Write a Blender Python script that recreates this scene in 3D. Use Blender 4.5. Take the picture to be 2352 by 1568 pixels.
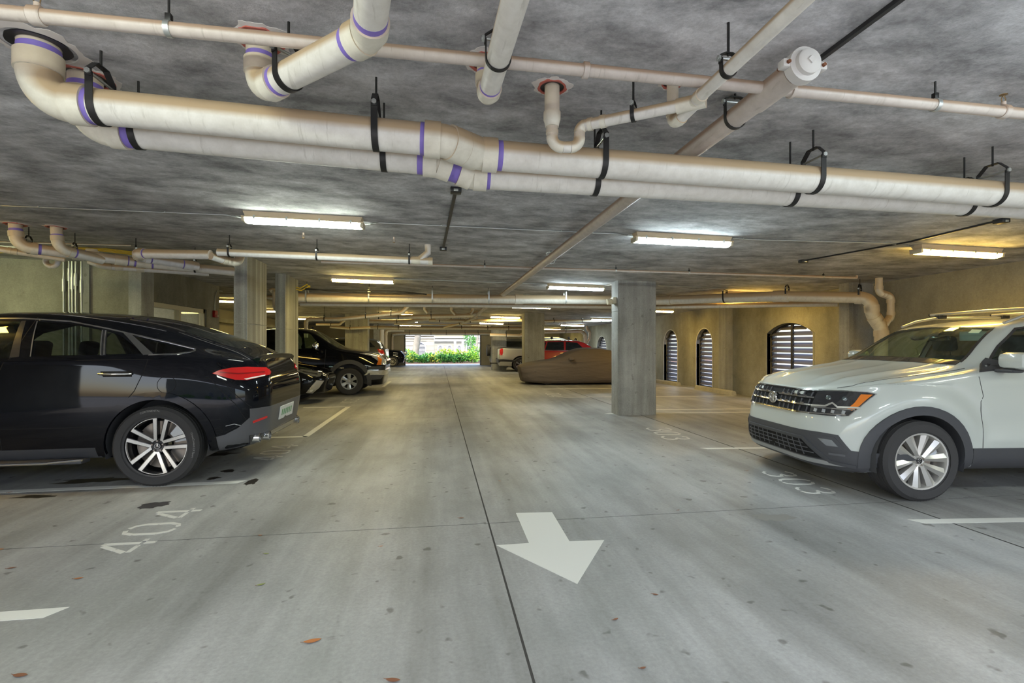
import bpy, bmesh, math, random
import numpy as np
from math import sin, cos, pi, radians, atan2, sqrt, hypot
from mathutils import Vector, Matrix
from mathutils.bvhtree import BVHTree
from mathutils.geometry import delaunay_2d_cdt
random.seed(7)
for o in list(bpy.data.objects): bpy.data.objects.remove(o)
SC = bpy.context.scene
COL = SC.collection

# ---------------------------------------------------------------- camera
FPX, YAW, CAMH, V0 = 1140.0, radians(8.5), 1.42, 791.0
cam = bpy.data.cameras.new('camera'); camo = bpy.data.objects.new('camera', cam); COL.objects.link(camo)
cam.sensor_width = 36; cam.lens = FPX/2352*36; cam.shift_y = (V0-784)/2352; cam.clip_end = 400; cam.clip_start = .02
camo.location = (0, 0, CAMH); camo.rotation_euler = (pi/2, 0, -YAW)
SC.camera = camo
# ---------------------------------------------------------------- world, sun, exposure
SC.view_settings.view_transform = 'Standard'; SC.view_settings.look = 'None'
SC.view_settings.gamma = 1; SC.view_settings.use_curve_mapping = False
SC.view_settings.exposure = 0.5
W = bpy.data.worlds.new('sky'); SC.world = W; W.use_nodes = True
_n = W.node_tree.nodes; _l = W.node_tree.links
_sky = _n.new('ShaderNodeTexSky'); _sky.sky_type = 'NISHITA'; _sky.sun_disc = False
_sky.sun_elevation = radians(52); _sky.sun_rotation = radians(200); _sky.air_density = 1.0; _sky.dust_density = 2.5
_l.new(_sky.outputs[0], _n['Background'].inputs[0]); _n['Background'].inputs[1].default_value = 0.62
_s = bpy.data.lights.new('sun', 'SUN'); _s.energy = 2.6; _s.angle = radians(2); _s.color = (1, .95, .86)
_so = bpy.data.objects.new('sun', _s); COL.objects.link(_so); _so.rotation_euler = (radians(40), 0, radians(-22))

# ---------------------------------------------------------------- pixel -> place helpers
_c, _sn = cos(YAW), sin(YAW)
def ray(u, v):
    a = (u-1176)/FPX; b = (V0-v)/FPX
    return Vector((_c*a+_sn, -_sn*a+_c, b))
EYE = Vector((0, 0, CAMH))
def atz(u, v, z): r = ray(u, v); return EYE+r*((z-CAMH)/r.z)
def aty(u, v, y): r = ray(u, v); return EYE+r*(y/r.y)
def atx(u, v, x): r = ray(u, v); return EYE+r*(x/r.x)
def fl(u, v, z=0.0): return atz(u, v, z)
K0, K1, K2 = 1.395, -.0193, -.0097
def cz(x, y): return CAMH+K0+K1*x+K2*(y-5.9)          # underside of the sloping slab
def ce(u, v):
    r = ray(u, v); t = (K0-5.9*K2)/(r.z-K1*r.x-K2*r.y); return EYE+r*t

# ---------------------------------------------------------------- materials
MATS = {}
def mat(name, col=(.5, .5, .5), rough=.5, metal=0, spec=.5, coat=0, trans=0, ior=1.45, emit=None, es=0, alpha=1):
    if name in MATS: return MATS[name]
    m = bpy.data.materials.new(name); m.use_nodes = True
    b = m.node_tree.nodes['Principled BSDF']; I = b.inputs
    I['Base Color'].default_value = (*col, 1); I['Roughness'].default_value = rough; I['Metallic'].default_value = metal
    I['Specular IOR Level'].default_value = spec; I['Coat Weight'].default_value = coat; I['Coat Roughness'].default_value = .03
    I['Transmission Weight'].default_value = trans; I['IOR'].default_value = ior; I['Alpha'].default_value = alpha
    if emit: I['Emission Color'].default_value = (*emit, 1); I['Emission Strength'].default_value = es
    MATS[name] = m
    return m
class NT:
    def __init__(s, m): s.m = m; s.t = m.node_tree; s.b = s.t.nodes['Principled BSDF']
    def n(s, kind, **kw):
        x = s.t.nodes.new('ShaderNode'+kind)
        for k, v in kw.items(): setattr(x, k, v)
        return x
    def l(s, a, b): s.t.links.new(a, b)
    def pos(s, scale=(1, 1, 1), rot=0, obj=False):
        src = s.n('TexCoord').outputs['Object'] if obj else s.n('NewGeometry').outputs['Position']
        mp = s.n('Mapping'); mp.inputs['Scale'].default_value = scale; mp.inputs['Rotation'].default_value = (0, 0, rot)
        s.l(src, mp.inputs[0]); return mp.outputs[0]
    def noise(s, vec, scale, det=5, rough=.6, dist=0):
        x = s.n('TexNoise'); x.inputs['Scale'].default_value = scale; x.inputs['Detail'].default_value = det
        x.inputs['Roughness'].default_value = rough; x.inputs['Distortion'].default_value = dist; s.l(vec, x.inputs['Vector'])
        return x.outputs['Fac']
    def ramp(s, fac, stops):
        x = s.n('ValToRGB'); e = x.color_ramp.elements
        while len(e) < len(stops): e.new(.5)
        for el, (p, c) in zip(e, stops):
            el.position = p; el.color = (*c, 1) if len(c) == 3 else c
        s.l(fac, x.inputs[0]); return x.outputs[0]
    def mix(s, fac, a, b, mode='MIX'):
        x = s.n('MixRGB', blend_type=mode)
        for i, q in ((0, fac), (1, a), (2, b)):
            if hasattr(q, 'links'): s.l(q, x.inputs[i])
            elif i == 0: x.inputs[0].default_value = q
            else: x.inputs[i].default_value = (*q, 1)
        return x.outputs[0]
    def bump(s, h, dist, strength=.5):
        x = s.n('Bump'); x.inputs['Distance'].default_value = dist; x.inputs['Strength'].default_value = strength
        s.l(h, x.inputs['Height']); s.l(x.outputs[0], s.b.inputs['Normal'])
    def col(s, c): s.l(c, s.b.inputs['Base Color'])
g3 = lambda v, t=(1, 1, 1): tuple(v*k for k in t)
def concrete(name, lo, hi, tint, scale=1.0, stretch=(1, 1, 1), rot=0, rough=.85, streak=None, spots=0, bump=.004, contrast=(.3, .7)):
    m = mat(name, rough=rough, spec=.25); q = NT(m)
    p = q.pos(stretch, rot); p1 = q.pos()
    n1 = q.noise(p, 1.3*scale, 9, .72, .15); n2 = q.noise(p1, .45*scale, 3, .5); n3 = q.noise(p1, 45, 4, .7)
    c = q.ramp(n1, [(contrast[0], g3(lo, tint)), (contrast[1], g3(hi, tint))])
    c = q.mix(.55, c, q.ramp(n2, [(.3, (.62, .62, .62)), (.72, (1.25, 1.25, 1.25))]), 'MULTIPLY')
    c = q.mix(.35, c, q.ramp(n3, [(.3, (.6, .6, .6)), (.7, (1.25, 1.25, 1.25))]), 'MULTIPLY')
    if streak:
        s1 = q.noise(q.pos(streak[0], streak[1]), 1, 5, .6, .2)
        c = q.mix(streak[2], c, q.ramp(s1, [(.38, (.55, .54, .52)), (.52, (1, 1, 1)), (.66, (1.35, 1.35, 1.36))]), 'MULTIPLY')
    if spots:
        s2 = q.noise(p1, 9, 2, .4)
        c = q.mix(spots, c, q.ramp(s2, [(.68, (1, 1, 1)), (.735, (.45, .44, .42))]), 'MULTIPLY')
    q.col(c); q.bump(n3, bump, .6)
    return m
M_FLOOR = concrete('floor_concrete', .25, .40, (1, .99, .955), 1.1, (1, .5, 1), 0, .5, ((2.2, .16, 1), 0, .5), .85, .0012, (.30, .72))
M_JOINT = mat('joint_filler', (.045, .042, .038), .9)
M_CEIL = concrete('ceiling_concrete', .26, .72, (1, 1, 1.02), 2.4, (.75, 1.25, 1), radians(25), .85, ((1.4, 2.0, 1), radians(-30), .3), .3, .006, (.35, .66))
M_WALL = concrete('wall_concrete', .27, .42, (1, .96, .78), 1.2, (1, 1, .8), 0, .9, ((.9, .9, .12), 0, .45), .2, .004)
M_COLM = concrete('column_concrete', .30, .42, (1, 1, .95), 2.2, (1, 1, .7), 0, .9, ((5, 5, .3), 0, .45), .5, .004)
M_SLABEDGE = concrete('board_formed_concrete', .30, .42, (1, 1, .92), 2, (1, 1, .3), 0, .9, ((9, 9, .06), 0, .7), .2, .004)
M_FARWALL = concrete('painted_wall', .36, .42, (1, .9, .66), 1, (1, 1, 1), 0, .8)
def pvc(name, base, dust=(.47, .34, .20), amt=.95, streaks=True):
    m = mat(name, base, .42, spec=.4); q = NT(m)
    ge = q.n('NewGeometry'); sx = q.n('SeparateXYZ'); q.l(ge.outputs['Normal'], sx.inputs[0])
    p1 = q.pos()
    nz = q.n('MapRange'); nz.inputs[1].default_value = -.22; nz.inputs[2].default_value = .18; q.l(sx.outputs['Z'], nz.inputs[0])
    grime = q.noise(p1, 14, 5, .65)
    c = q.mix(.5, base, q.ramp(grime, [(.3, (.72, .7, .66)), (.65, (1.05, 1.05, 1.05))]), 'MULTIPLY')
    if streaks:
        st = q.noise(q.pos((42, 5, 4)), 1, 4, .6, .3)
        c = q.mix(.32, c, q.ramp(st, [(.30, (.42, .40, .34)), (.40, (1, 1, 1))]), 'MULTIPLY')
    mul = q.n('Math', operation='MULTIPLY'); mul.inputs[1].default_value = amt; q.l(nz.outputs[0], mul.inputs[0])
    c = q.mix(mul.outputs[0], c, dust)
    q.col(c); return m
M_PVC = pvc('pvc_pipe', (.74, .72, .66)); M_PVCF = pvc('pvc_fitting', (.74, .71, .60), streaks=False); M_PVCW = pvc('pvc_white', (.80, .80, .79), streaks=False)
M_SPRK = pvc('painted_sprinkler_pipe', (.56, .50, .45), (.36, .24, .16), .9)
M_PURPLE = mat('purple_primer', (.22, .16, .52), .5)
M_BLACKSTEEL = mat('black_steel', (.035, .034, .033), .45, .6)
M_GALV = mat('galvanised_steel', (.55, .57, .55), .38, .85)
M_RUST = mat('rusty_steel', (.20, .08, .04), .8, .3)
M_SEAL = mat('red_firestop', (.48, .13, .10), .8); M_PLASTER = mat('white_patch_plaster', (.62, .58, .55), .9)
M_YCABLE = mat('yellow_cable', (.62, .46, .05), .5); M_BLACKP = mat('black_plastic', (.022, .022, .024), .42)
M_WHITEL = mat('line_paint', (.66, .65, .60), .7)
def _worn(m, sc, th, under):
    q = NT(m); n = q.noise(q.pos(), sc, 6, .7); base = tuple(q.b.inputs['Base Color'].default_value)[:3]
    q.col(q.ramp(n, [(th-.05, under), (th+.03, base)])); return m
_worn(M_WHITEL, 16, .30, (.42, .40, .36))
M_STENCIL = _worn(mat('stencil_paint', (.60, .59, .55), .75), 18, .40, (.38, .37, .34))
M_FIXT = mat('fixture_housing', (.62, .50, .33), .5); M_RED = mat('red_enamel', (.40, .015, .015), .35)
M_STAIN = mat('oil_stain', (.035, .03, .025), .35); M_STAIN2 = mat('faint_stain', (.22, .21, .19), .6)

# ---------------------------------------------------------------- mesh helpers
ORG = {}
def thing(name, label, cat, loc=(0, 0, 0), rz=0, group=None, kind=None, world=False):
    o = bpy.data.objects.new(name, None); COL.objects.link(o); o.empty_display_size = .1
    o.location = loc; o.rotation_euler = (0, 0, rz); tag(o, label, cat, group, kind)
    if world: ORG[o] = Vector(loc)
    return o
def tag(o, label=None, cat=None, group=None, kind=None):
    if label: o['label'] = label
    if cat: o['category'] = cat
    if group: o['group'] = group
    if kind: o['kind'] = kind
    return o
def mesh(name, V, Fc, m, parent=None, smooth=True, ang=38):
    org = ORG.get(parent) if parent else None
    if org is not None: V = [(v[0]-org[0], v[1]-org[1], v[2]-org[2]) for v in V]
    me = bpy.data.meshes.new(name); me.from_pydata([tuple(v) for v in V], [], [tuple(f) for f in Fc]); me.validate(); me.update()
    if smooth:
        me.shade_smooth(); me.set_sharp_from_angle(angle=radians(ang))
    for x in (m if isinstance(m, (list, tuple)) else [m]): me.materials.append(x)
    o = bpy.data.objects.new(name, me); COL.objects.link(o)
    if parent:
        o.parent = parent
        if org is not None: ORG[o] = org
    return o
def recenter(o):
    'put the origin of a single-mesh thing at the foot of its mesh'
    me = o.data; n = len(me.vertices); a = np.empty(n*3); me.vertices.foreach_get('co', a); a = a.reshape(-1, 3)
    c = (a.min(0)+a.max(0))/2; c[2] = a[:, 2].min(); a -= c; me.vertices.foreach_set('co', a.ravel()); me.update(); o.location = c
    return o
class B:
    'collects shapes; .o() makes ONE mesh object'
    def __init__(s): s.v = []; s.f = []
    def add(s, V, Fc):
        k = len(s.v); s.v += [tuple(x) for x in V]; s.f += [tuple(i+k for i in f) for f in Fc]; return s
    def box(s, a, b, M=None):
        x0, y0, z0 = a; x1, y1, z1 = b
        V = [(x0, y0, z0), (x1, y0, z0), (x1, y1, z0), (x0, y1, z0), (x0, y0, z1), (x1, y0, z1), (x1, y1, z1), (x0, y1, z1)]
        if M: V = [M @ Vector(v) for v in V]
        return s.add(V, [(3, 2, 1, 0), (4, 5, 6, 7), (0, 1, 5, 4), (1, 2, 6, 5), (2, 3, 7, 6), (3, 0, 4, 7)])
    def bbox(s, a, b, r=.01, M=None):
        'box with chamfered edges'
        bm = bmesh.new(); bmesh.ops.create_cube(bm, size=1)
        for v in bm.verts: v.co = Vector([(a[i]+b[i])/2+v.co[i]*(b[i]-a[i]) for i in range(3)])
        bmesh.ops.bevel(bm, geom=bm.edges[:], offset=r, segments=2, profile=.5, affect='EDGES')
        bm.verts.index_update(); V = [(M @ v.co) if M else v.co.copy() for v in bm.verts]; Fc = [[v.index for v in f.verts] for f in bm.faces]; bm.free()
        return s.add(V, Fc)
    def tube(s, P, r, n=14, cap=True, flat=None):
        P = [Vector(p) for p in P]; R = r if isinstance(r, (list, tuple)) else [r]*len(P)
        T = []
        for i in range(len(P)):
            a = P[max(i-1, 0)]; b = P[min(i+1, len(P)-1)]
            t = (b-a); T.append(t.normalized() if t.length > 1e-9 else Vector((0, 0, 1)))
        ref = Vector((0, 0, 1)) if abs(T[0].z) < .9 else Vector((1, 0, 0))
        N = (ref-T[0]*ref.dot(T[0])).normalized(); V = []; Fc = []
        for i, p in enumerate(P):
            N = (N-T[i]*N.dot(T[i])).normalized(); Bn = T[i].cross(N)
            for k in range(n):
                a = 2*pi*k/n; V.append(p+(N*cos(a)+Bn*sin(a))*R[i])
        for i in range(len(P)-1):
            for k in range(n):
                k2 = (k+1) % n; Fc.append((i*n+k, i*n+k2, (i+1)*n+k2, (i+1)*n+k))
        if cap: Fc.append(tuple(range(n-1, -1, -1))); Fc.append(tuple((len(P)-1)*n+k for k in range(n)))
        return s.add(V, Fc)
    def ribbon(s, P, wdir, w, t, closed=False):
        'flat strap: rectangle swept along P, width along wdir'
        P = [Vector(p) for p in P]; wd = Vector(wdir).normalized()*w/2; n = len(P); V = []; Fc = []
        for i, p in enumerate(P):
            a = P[(i-1) % n] if closed else P[max(i-1, 0)]; b = P[(i+1) % n] if closed else P[min(i+1, n-1)]
            tn = (b-a).normalized(); nn = tn.cross(wd).normalized()*t/2
            V += [p+wd+nn, p-wd+nn, p-wd-nn, p+wd-nn]
        for i in range(n if closed else n-1):
            j = (i+1) % n
            for k in range(4): Fc.append((i*4+k, i*4+(k+1) % 4, j*4+(k+1) % 4, j*4+k))
        if not closed: Fc += [(3, 2, 1, 0), tuple((n-1)*4+k for k in range(4))]
        return s.add(V, Fc)
    def lathe(s, prof, n=32, M=None, close=False):
        'prof = [(radius, axial)], around local y'
        V = []; Fc = []; m = len(prof)
        for k in range(n):
            a = 2*pi*k/n
            for r, h in prof:
                p = Vector((r*cos(a), h, r*sin(a))); V.append(M @ p if M else p)
        for k in range(n):
            k2 = (k+1) % n
            for i in range(m if close else m-1):
                j = (i+1) % m; Fc.append((k*m+i, k*m+j, k2*m+j, k2*m+i))
        return s.add(V, Fc)
    def prism(s, poly, h0, h1, f):
        'poly 2-D, f(a,b,h)->point'
        n = len(poly); V = [f(a, b, h0) for a, b in poly]+[f(a, b, h1) for a, b in poly]
        Fc = [tuple(range(n-1, -1, -1)), tuple(range(n, 2*n))]+[(i, (i+1) % n, n+(i+1) % n, n+i) for i in range(n)]
        return s.add(V, Fc)
    def o(s, name, m, parent=None, smooth=True, ang=38): return mesh(name, s.v, s.f, m, parent, smooth, ang)
def fixn(o):
    bm = bmesh.new(); bm.from_mesh(o.data); bmesh.ops.recalc_face_normals(bm, faces=bm.faces[:]); bm.to_mesh(o.data); bm.free(); return o
def copy_tree(o, parent=None):
    c = o.copy(); COL.objects.link(c)
    if parent: c.parent = parent
    for ch in [x for x in bpy.data.objects if x.parent == o]: copy_tree(ch, c)
    return c
def arc(cx, cy, r, a0, a1, n): return [(cx+r*cos(a0+(a1-a0)*i/n), cy+r*sin(a0+(a1-a0)*i/n)) for i in range(n+1)]
def resample(poly, step, closed=True):
    out = []; n = len(poly)
    for i in range(n if closed else n-1):
        a = Vector(poly[i]); b = Vector(poly[(i+1) % n]); k = max(1, int((b-a).length/step+.5))
        out += [a.lerp(b, j/k) for j in range(k)]
    if not closed: out.append(Vector(poly[-1]))
    return out
def inside(poly, x, y):
    c = False; n = len(poly); j = n-1
    for i in range(n):
        xi, yi = poly[i]; xj, yj = poly[j]
        if (yi > y) != (yj > y) and x < (xj-xi)*(y-yi)/(yj-yi)+xi: c = not c
        j = i
    return c
def cdt(outer, holes=(), step=None):
    'triangulate polygon (with holes) with optional interior points; returns verts2d, tris, boundary edges'
    P = []; E = []
    for lp in [outer]+list(holes):
        lp = resample(lp, step) if step else [Vector(p) for p in lp]
        k = len(P); P += [Vector((p[0], p[1])) for p in lp]; E += [(k+i, k+(i+1) % len(lp)) for i in range(len(lp))]
    if step:
        xs = [p.x for p in P]; ys = [p.y for p in P]; x = min(xs)+step/2
        op = [tuple(p) for p in outer]
        while x < max(xs):
            y = min(ys)+step/2
            while y < max(ys):
                if inside(op, x, y) and not any(inside([tuple(p) for p in h], x, y) for h in holes) and min((p-Vector((x, y))).length_squared for p in P[:len(E)]) > (.45*step)**2: P.append(Vector((x, y)))
                y += step
            x += step
    r = delaunay_2d_cdt(P, E, [], 0, 1e-6)
    V = [tuple(v) for v in r[0]]; T = []
    op = [tuple(p) for p in outer]; hp = [[tuple(p) for p in h] for h in holes]
    for f in r[2]:
        x = sum(V[i][0] for i in f)/3; y = sum(V[i][1] for i in f)/3
        if inside(op, x, y) and not any(inside(h, x, y) for h in hp): T.append(tuple(f))
    cnt = {}
    for f in T:
        for i in range(3):
            e = (f[i], f[(i+1) % 3]); cnt[tuple(sorted(e))] = cnt.get(tuple(sorted(e)), [])+[e]
    return V, T, [e[0] for e in cnt.values() if len(e) == 1]
def slab_holes(b, outer, holes, f, h0, h1):
    'wall with real openings: f(a,b,h)->point'
    V, T, E = cdt(outer, holes); n = len(V)
    VV = [f(x, y, h0) for x, y in V]+[f(x, y, h1) for x, y in V]
    Fc = [t[::-1] for t in T]+[tuple(i+n for i in t) for t in T]+[(e[0], e[1], e[1]+n, e[0]+n) for e in E]
    b.add(VV, Fc); return b
def fillet(P, r, n=8):
    'polyline -> list of (kind, pts): straight pieces and bends'
    P = [Vector(p) for p in P]; out = []; cur = P[0]
    for i in range(1, len(P)-1):
        a, b, c = P[i-1], P[i], P[i+1]; d1 = (a-b).normalized(); d2 = (c-b).normalized()
        ang = d1.angle(d2)
        if ang > pi-.02: continue
        rr = r[i-1] if isinstance(r, (list, tuple)) else r
        tl = min(rr/math.tan(ang/2), (a-b).length*.49 if i > 1 else (a-b).length*.95, (c-b).length*.49 if i < len(P)-2 else (c-b).length*.95)
        rr = tl*math.tan(ang/2); p1 = b+d1*tl; p2 = b+d2*tl
        cen = b+(d1+d2).normalized()*(rr/sin(ang/2)); v1 = p1-cen; v2 = p2-cen; w = v1.angle(v2)
        arcp = [(v1*sin((1-t)*w)+v2*sin(t*w))/sin(w)+cen for t in [j/n for j in range(n+1)]]
        if (p1-cur).length > 1e-3: out.append(('s', [cur, p1]))
        out.append(('b', arcp, d1.copy(), d2.copy())); cur = p2
    out.append(('s', [cur, P[-1]])); return out
# ================================================================ structure
YB, YE = -2.4, 34.2          # open near end, far end wall
XL, XR = -8.6, 8.5
fx = [-9.2, -3.3, .40, 4.05, 8.9]; fy = [YB-.2, 3.93, 9.8, 15.7, 21.6, 27.5, YE+.3]
fo = B().box((fx[0], fy[0], -.30), (fx[-1], fy[-1], -.001)).o('floor', M_JOINT, smooth=False); tag(fo, 'grey concrete garage floor with saw-cut joints', kind='structure')
ORG[fo] = Vector((0, 0, 0)); jg = .0065
for i in range(len(fx)-1):
    for j in range(len(fy)-1):
        GX = {1: .0005, 2: jg, 3: .011}; g0 = GX.get(i, 0); g1 = GX.get(i+1, 0)
        B().box((fx[i]+g0, fy[j]+jg*.7, -.03), (fx[i+1]-g1, fy[j+1]-jg*.7, 0)).o('floor_slab', M_FLOOR, fo, smooth=False)
# ceiling slab follows the drainage fall
def cquad(b, x0, x1, y0, y1, up=.25):
    V = [(x, y, cz(x, y)+h) for h in (0, up) for x, y in ((x0, y0), (x1, y0), (x1, y1), (x0, y1))]
    b.add(V, [(3, 2, 1, 0)[::-1], (4, 5, 6, 7), (0, 1, 5, 4), (1, 2, 6, 5), (2, 3, 7, 6), (3, 0, 4, 7)])
b = B(); cquad(b, -9.2, 8.9, YB, YE+.3); tag(fixn(b.o('ceiling', M_CEIL, smooth=False)), 'mottled grey concrete ceiling slab', kind='structure')
def wallbox(name, a, bq, label, m=M_WALL):
    return tag(B().box(a, bq).o(name, m, smooth=False), label, kind='structure')
# ---- right wall with arched louvred openings
WINS = [(10.22, 11.83, 1.70, 1.95, 0), (14.44, 15.40, 1.45, 1.93, 1), (16.73, 17.80, 1.42, 1.95, 1), (24.3, 25.8, 1.30, 1.85, 1), (29.4, 30.6, 1.30, 1.85, 1), (4.2, 5.7, 1.70, 1.95, 0), (20.2, 21.2, 1.42, 1.93, 1)]
def archpoly(y0, y1, zs, zt, inset=0, z0=.04):
    y0 += inset; y1 -= inset; w = (y1-y0)/2; c = (y0+y1)/2; h = zt-inset-zs
    R_ = (w*w+h*h)/(2*h); a = math.asin(min(1, w/R_)); zc_ = zs+h-R_
    if h > w: R_ = w; a = pi/2; zc_ = zs
    top = [(c+R_*sin(t), zc_+R_*cos(t)) for t in [a-2*a*i/14 for i in range(15)]]
    return [(y0, z0+inset), (y1, z0+inset)]+top
b = B(); slab_holes(b, [(YB, 0), (YE, 0), (YE, 2.95), (YB, 2.95)], [archpoly(*w[:4]) for w in WINS], lambda y, z, h: (XR+h, y, z), 0, .28)
wr = fixn(b.o('wall_right', M_WALL, smooth=False)); tag(wr, 'board-marked concrete right wall with arched louvred openings', kind='structure')
M_FRAME = mat('dark_bronze_frame', (.035, .032, .03), .5, .3); M_SLAT = mat('louver_slat_metal', (.16, .155, .18), .45, .2)
M_JAMB = mat('pale_reveal', (.62, .60, .56), .8)
WLBL = ['wide segmental-arched louvred window behind the white SUV', 'narrow round-arched louvred window, nearer of the two beside the grey column', 'narrow round-arched louvred window, farther of the two beside the grey column',
        'round-arched louvred window above the covered car', 'farthest round-arched louvred window on the right wall', 'wide segmental-arched louvred window hidden beside the white SUV', 'round-arched louvred window behind the covered car']
for i, w in enumerate(WINS):
    po = archpoly(*w[:4]); pi_ = archpoly(*w[:4], inset=.045)
    b = B(); slab_holes(b, po, [pi_], lambda y, z, h: (XR+.12+h, y, z), 0, .06)
    fr = fixn(b.o('window_%d' % (i+1), M_FRAME, smooth=False)); tag(fr, WLBL[i], kind='structure')
    y0, y1, zs, zt = w[0]+.04, w[1]-.04, w[2], w[3]-.04; n = 13; wh = (y1-y0)/2; cy = (y0+y1)/2
    for k in range(n):
        z = .16+(zt-.24)*k/(n-1)
        hw = wh
        if z > zs:
            hh = zt-zs; R_ = (wh*wh+hh*hh)/(2*hh) if hh < wh else wh; zc_ = zs+hh-R_ if hh < wh else zs
            hw = sqrt(max(.0, R_*R_-(z-zc_)**2))
            if hw < .08: continue
            hw -= .02
        B().add([(XR+.10, cy-hw, z-.05), (XR+.20, cy-hw, z+.038), (XR+.20, cy+hw, z+.038), (XR+.10, cy+hw, z-.05),
                 (XR+.10, cy-hw, z-.035), (XR+.20, cy-hw, z+.053), (XR+.20, cy+hw, z+.053), (XR+.10, cy+hw, z-.035)],
                [(3, 2, 1, 0), (4, 5, 6, 7), (0, 1, 5, 4), (1, 2, 6, 5), (2, 3, 7, 6), (3, 0, 4, 7)]).o('louver_slat', M_SLAT, fr, smooth=False)
    for yy in ([cy] if w[4] == 0 else []): B().box((XR+.08, yy-.03, .06), (XR+.13, yy+.03, zt)).o('mullion', M_FRAME, fr, smooth=False)
    for zz in (.35, 1.0, 1.62): B().box((XR+.06, w[1]-.14, zz), (XR+.12, w[1]+.02, zz+.03)).o('hinge', M_FRAME, fr, smooth=False)
    pj = archpoly(w[0]-.03, w[1]+.03, w[2], w[3]+.03, z0=.01); b = B(); slab_holes(b, pj, [archpoly(*w[:4], inset=.0, z0=.05)], lambda y, z, h: (XR+h, y, z), -.012, .10)
    fixn(b.o('reveal', M_JAMB if w[4] else M_WALL, fr, smooth=False))
for k, (x0, y0, y1) in enumerate([(7.97, 8.64, 8.89), (8.28, 13.36, 13.72), (8.25, 22.0, 22.4), (8.25, 27.2, 27.6)]):
    wallbox('trim_%d' % (k+1), (x0, y0, 0), (XR+.02, y1, cz(8.3, y0)+.1), ['broad concrete pilaster on the right wall beside the pipe drop', 'slim concrete pilaster between the arched windows', 'concrete pilaster behind the covered car', 'far concrete pilaster on the right wall'][k], M_COLM)
# ---- left side: near bay walls, glazed lobby, recessed back wall
XA, YA, YBk = -5.3, 9.85, 13.1
wallbox('wall_left', (XL-.25, YB, 0), (XL, YA, 2.98), 'concrete left wall behind the black coupe SUV')
wallbox('wall_back_bay', (XL-.25, YA, 0), (XA-.2, YA+.2, 2.98), 'olive concrete cross wall carrying vertical conduits')
SY0, SY1, SZ = 10.25, 12.43, 2.23
b = B(); slab_holes(b, [(YA, 0), (YBk, 0), (YBk, 2.96), (YA, 2.96)], [[(SY0, .02), (SY1, .02), (SY1, SZ), (SY0, SZ)]], lambda y, z, h: (XA-h, y, z), 0, .2)
tag(fixn(b.o('wall_lobby', M_WALL, smooth=False)), 'concrete lobby wall with a glazed entrance opening', kind='structure')
wallbox('wall_return', (XL-.25, YBk-.2, 0), (XA-.2, YBk, 2.96), 'concrete return wall at the end of the lobby')
wallbox('wall_left_far', (XL-.25, YBk, 0), (XL, YE, 2.9), 'yellowish back wall of the far left parking bays', M_FARWALL)
wallbox('trim_5', (aty(303, 0, YA).x, YA-.10, 0), (XA+.06, YA+.3, 2.94), 'concrete corner pilaster at the lobby', M_COLM)
wallbox('trim_6', (aty(190, 0, YA).x, YA-.05, 0), (aty(209, 0, YA).x, YA+.05, 2.95), 'narrow concrete pilaster beside the vertical conduits', M_COLM)
wallbox('trim_7', (XL, YBk, 2.28), (XL+.35, YE, 2.42), 'horizontal ledge along the far left wall', M_WALL)
# lobby
M_CREAM = mat('cream_frame', (.62, .56, .40), .55); M_LOBBY = mat('lobby_wall_paint', (.60, .60, .50), .8)
M_GLASSL = mat('lobby_glass', (.92, .97, .94), .02, trans=1, ior=1.1, spec=.6)
df = B()
for (y0, y1, z0, z1) in ((SY0, SY1, SZ-.09, SZ), (SY0, SY0+.07, .02, SZ), (SY1-.07, SY1, .02, SZ), (SY0+1.02, SY0+1.10, .02, SZ-.09), (SY0+.07, SY1-.07, .02, .14)): df.box((XA-.14, y0, z0), (XA-.04, y1, z1))
d1 = df.o('door_1', M_CREAM, smooth=False); tag(d1, 'cream-framed glazed lobby entrance in the concrete wall', kind='structure'); ORG[d1] = Vector((0, 0, 0))
B().box((XA-.10, SY0+.07, .14), (XA-.088, SY0+1.02, SZ-.09)).o('pane', M_GLASSL, d1, smooth=False)
B().box((XA-.10, SY0+1.10, .14), (XA-.088, SY1-.07, SZ-.09)).o('pane', M_GLASSL, d1, smooth=False)
B().tube([(XA-.02, SY0+1.2, .95), (XA-.02, SY0+1.2, 1.25)], .014).o('pull_handle', M_GALV, d1)
lw = B().box((XL+.01, YA+.21, 0), (XL+.05, YBk-.21, 2.9)); tag(lw.o('wall_lobby_back', M_LOBBY, smooth=False), 'pale painted lobby wall seen through the glass', kind='structure')
tag(B().box((XL+.9, 10.95, 0), (XL+.96, 11.75, 2.1)).o('door_2', mat('sage_door', (.42, .50, .42), .5), smooth=False), 'sage green door inside the lobby', kind='structure')
wl = thing('wall_lamp', 'lit wall lamp inside the glazed lobby', 'lamp', (XL+.5, 11.1, 2.75), world=True)  # flat panel under the slab, added to light the lobby room
B().bbox((XL+.4, 10.6, 2.70), (XL+1.6, 12.2, 2.74), .01).o('diffuser', mat('lobby_light', (1, 1, 1), emit=(1, .93, .78), es=7), wl)
B().bbox((XL+.38, 10.58, 2.74), (XL+1.62, 12.22, 2.80), .01).o('housing', M_CREAM, wl)
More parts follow.
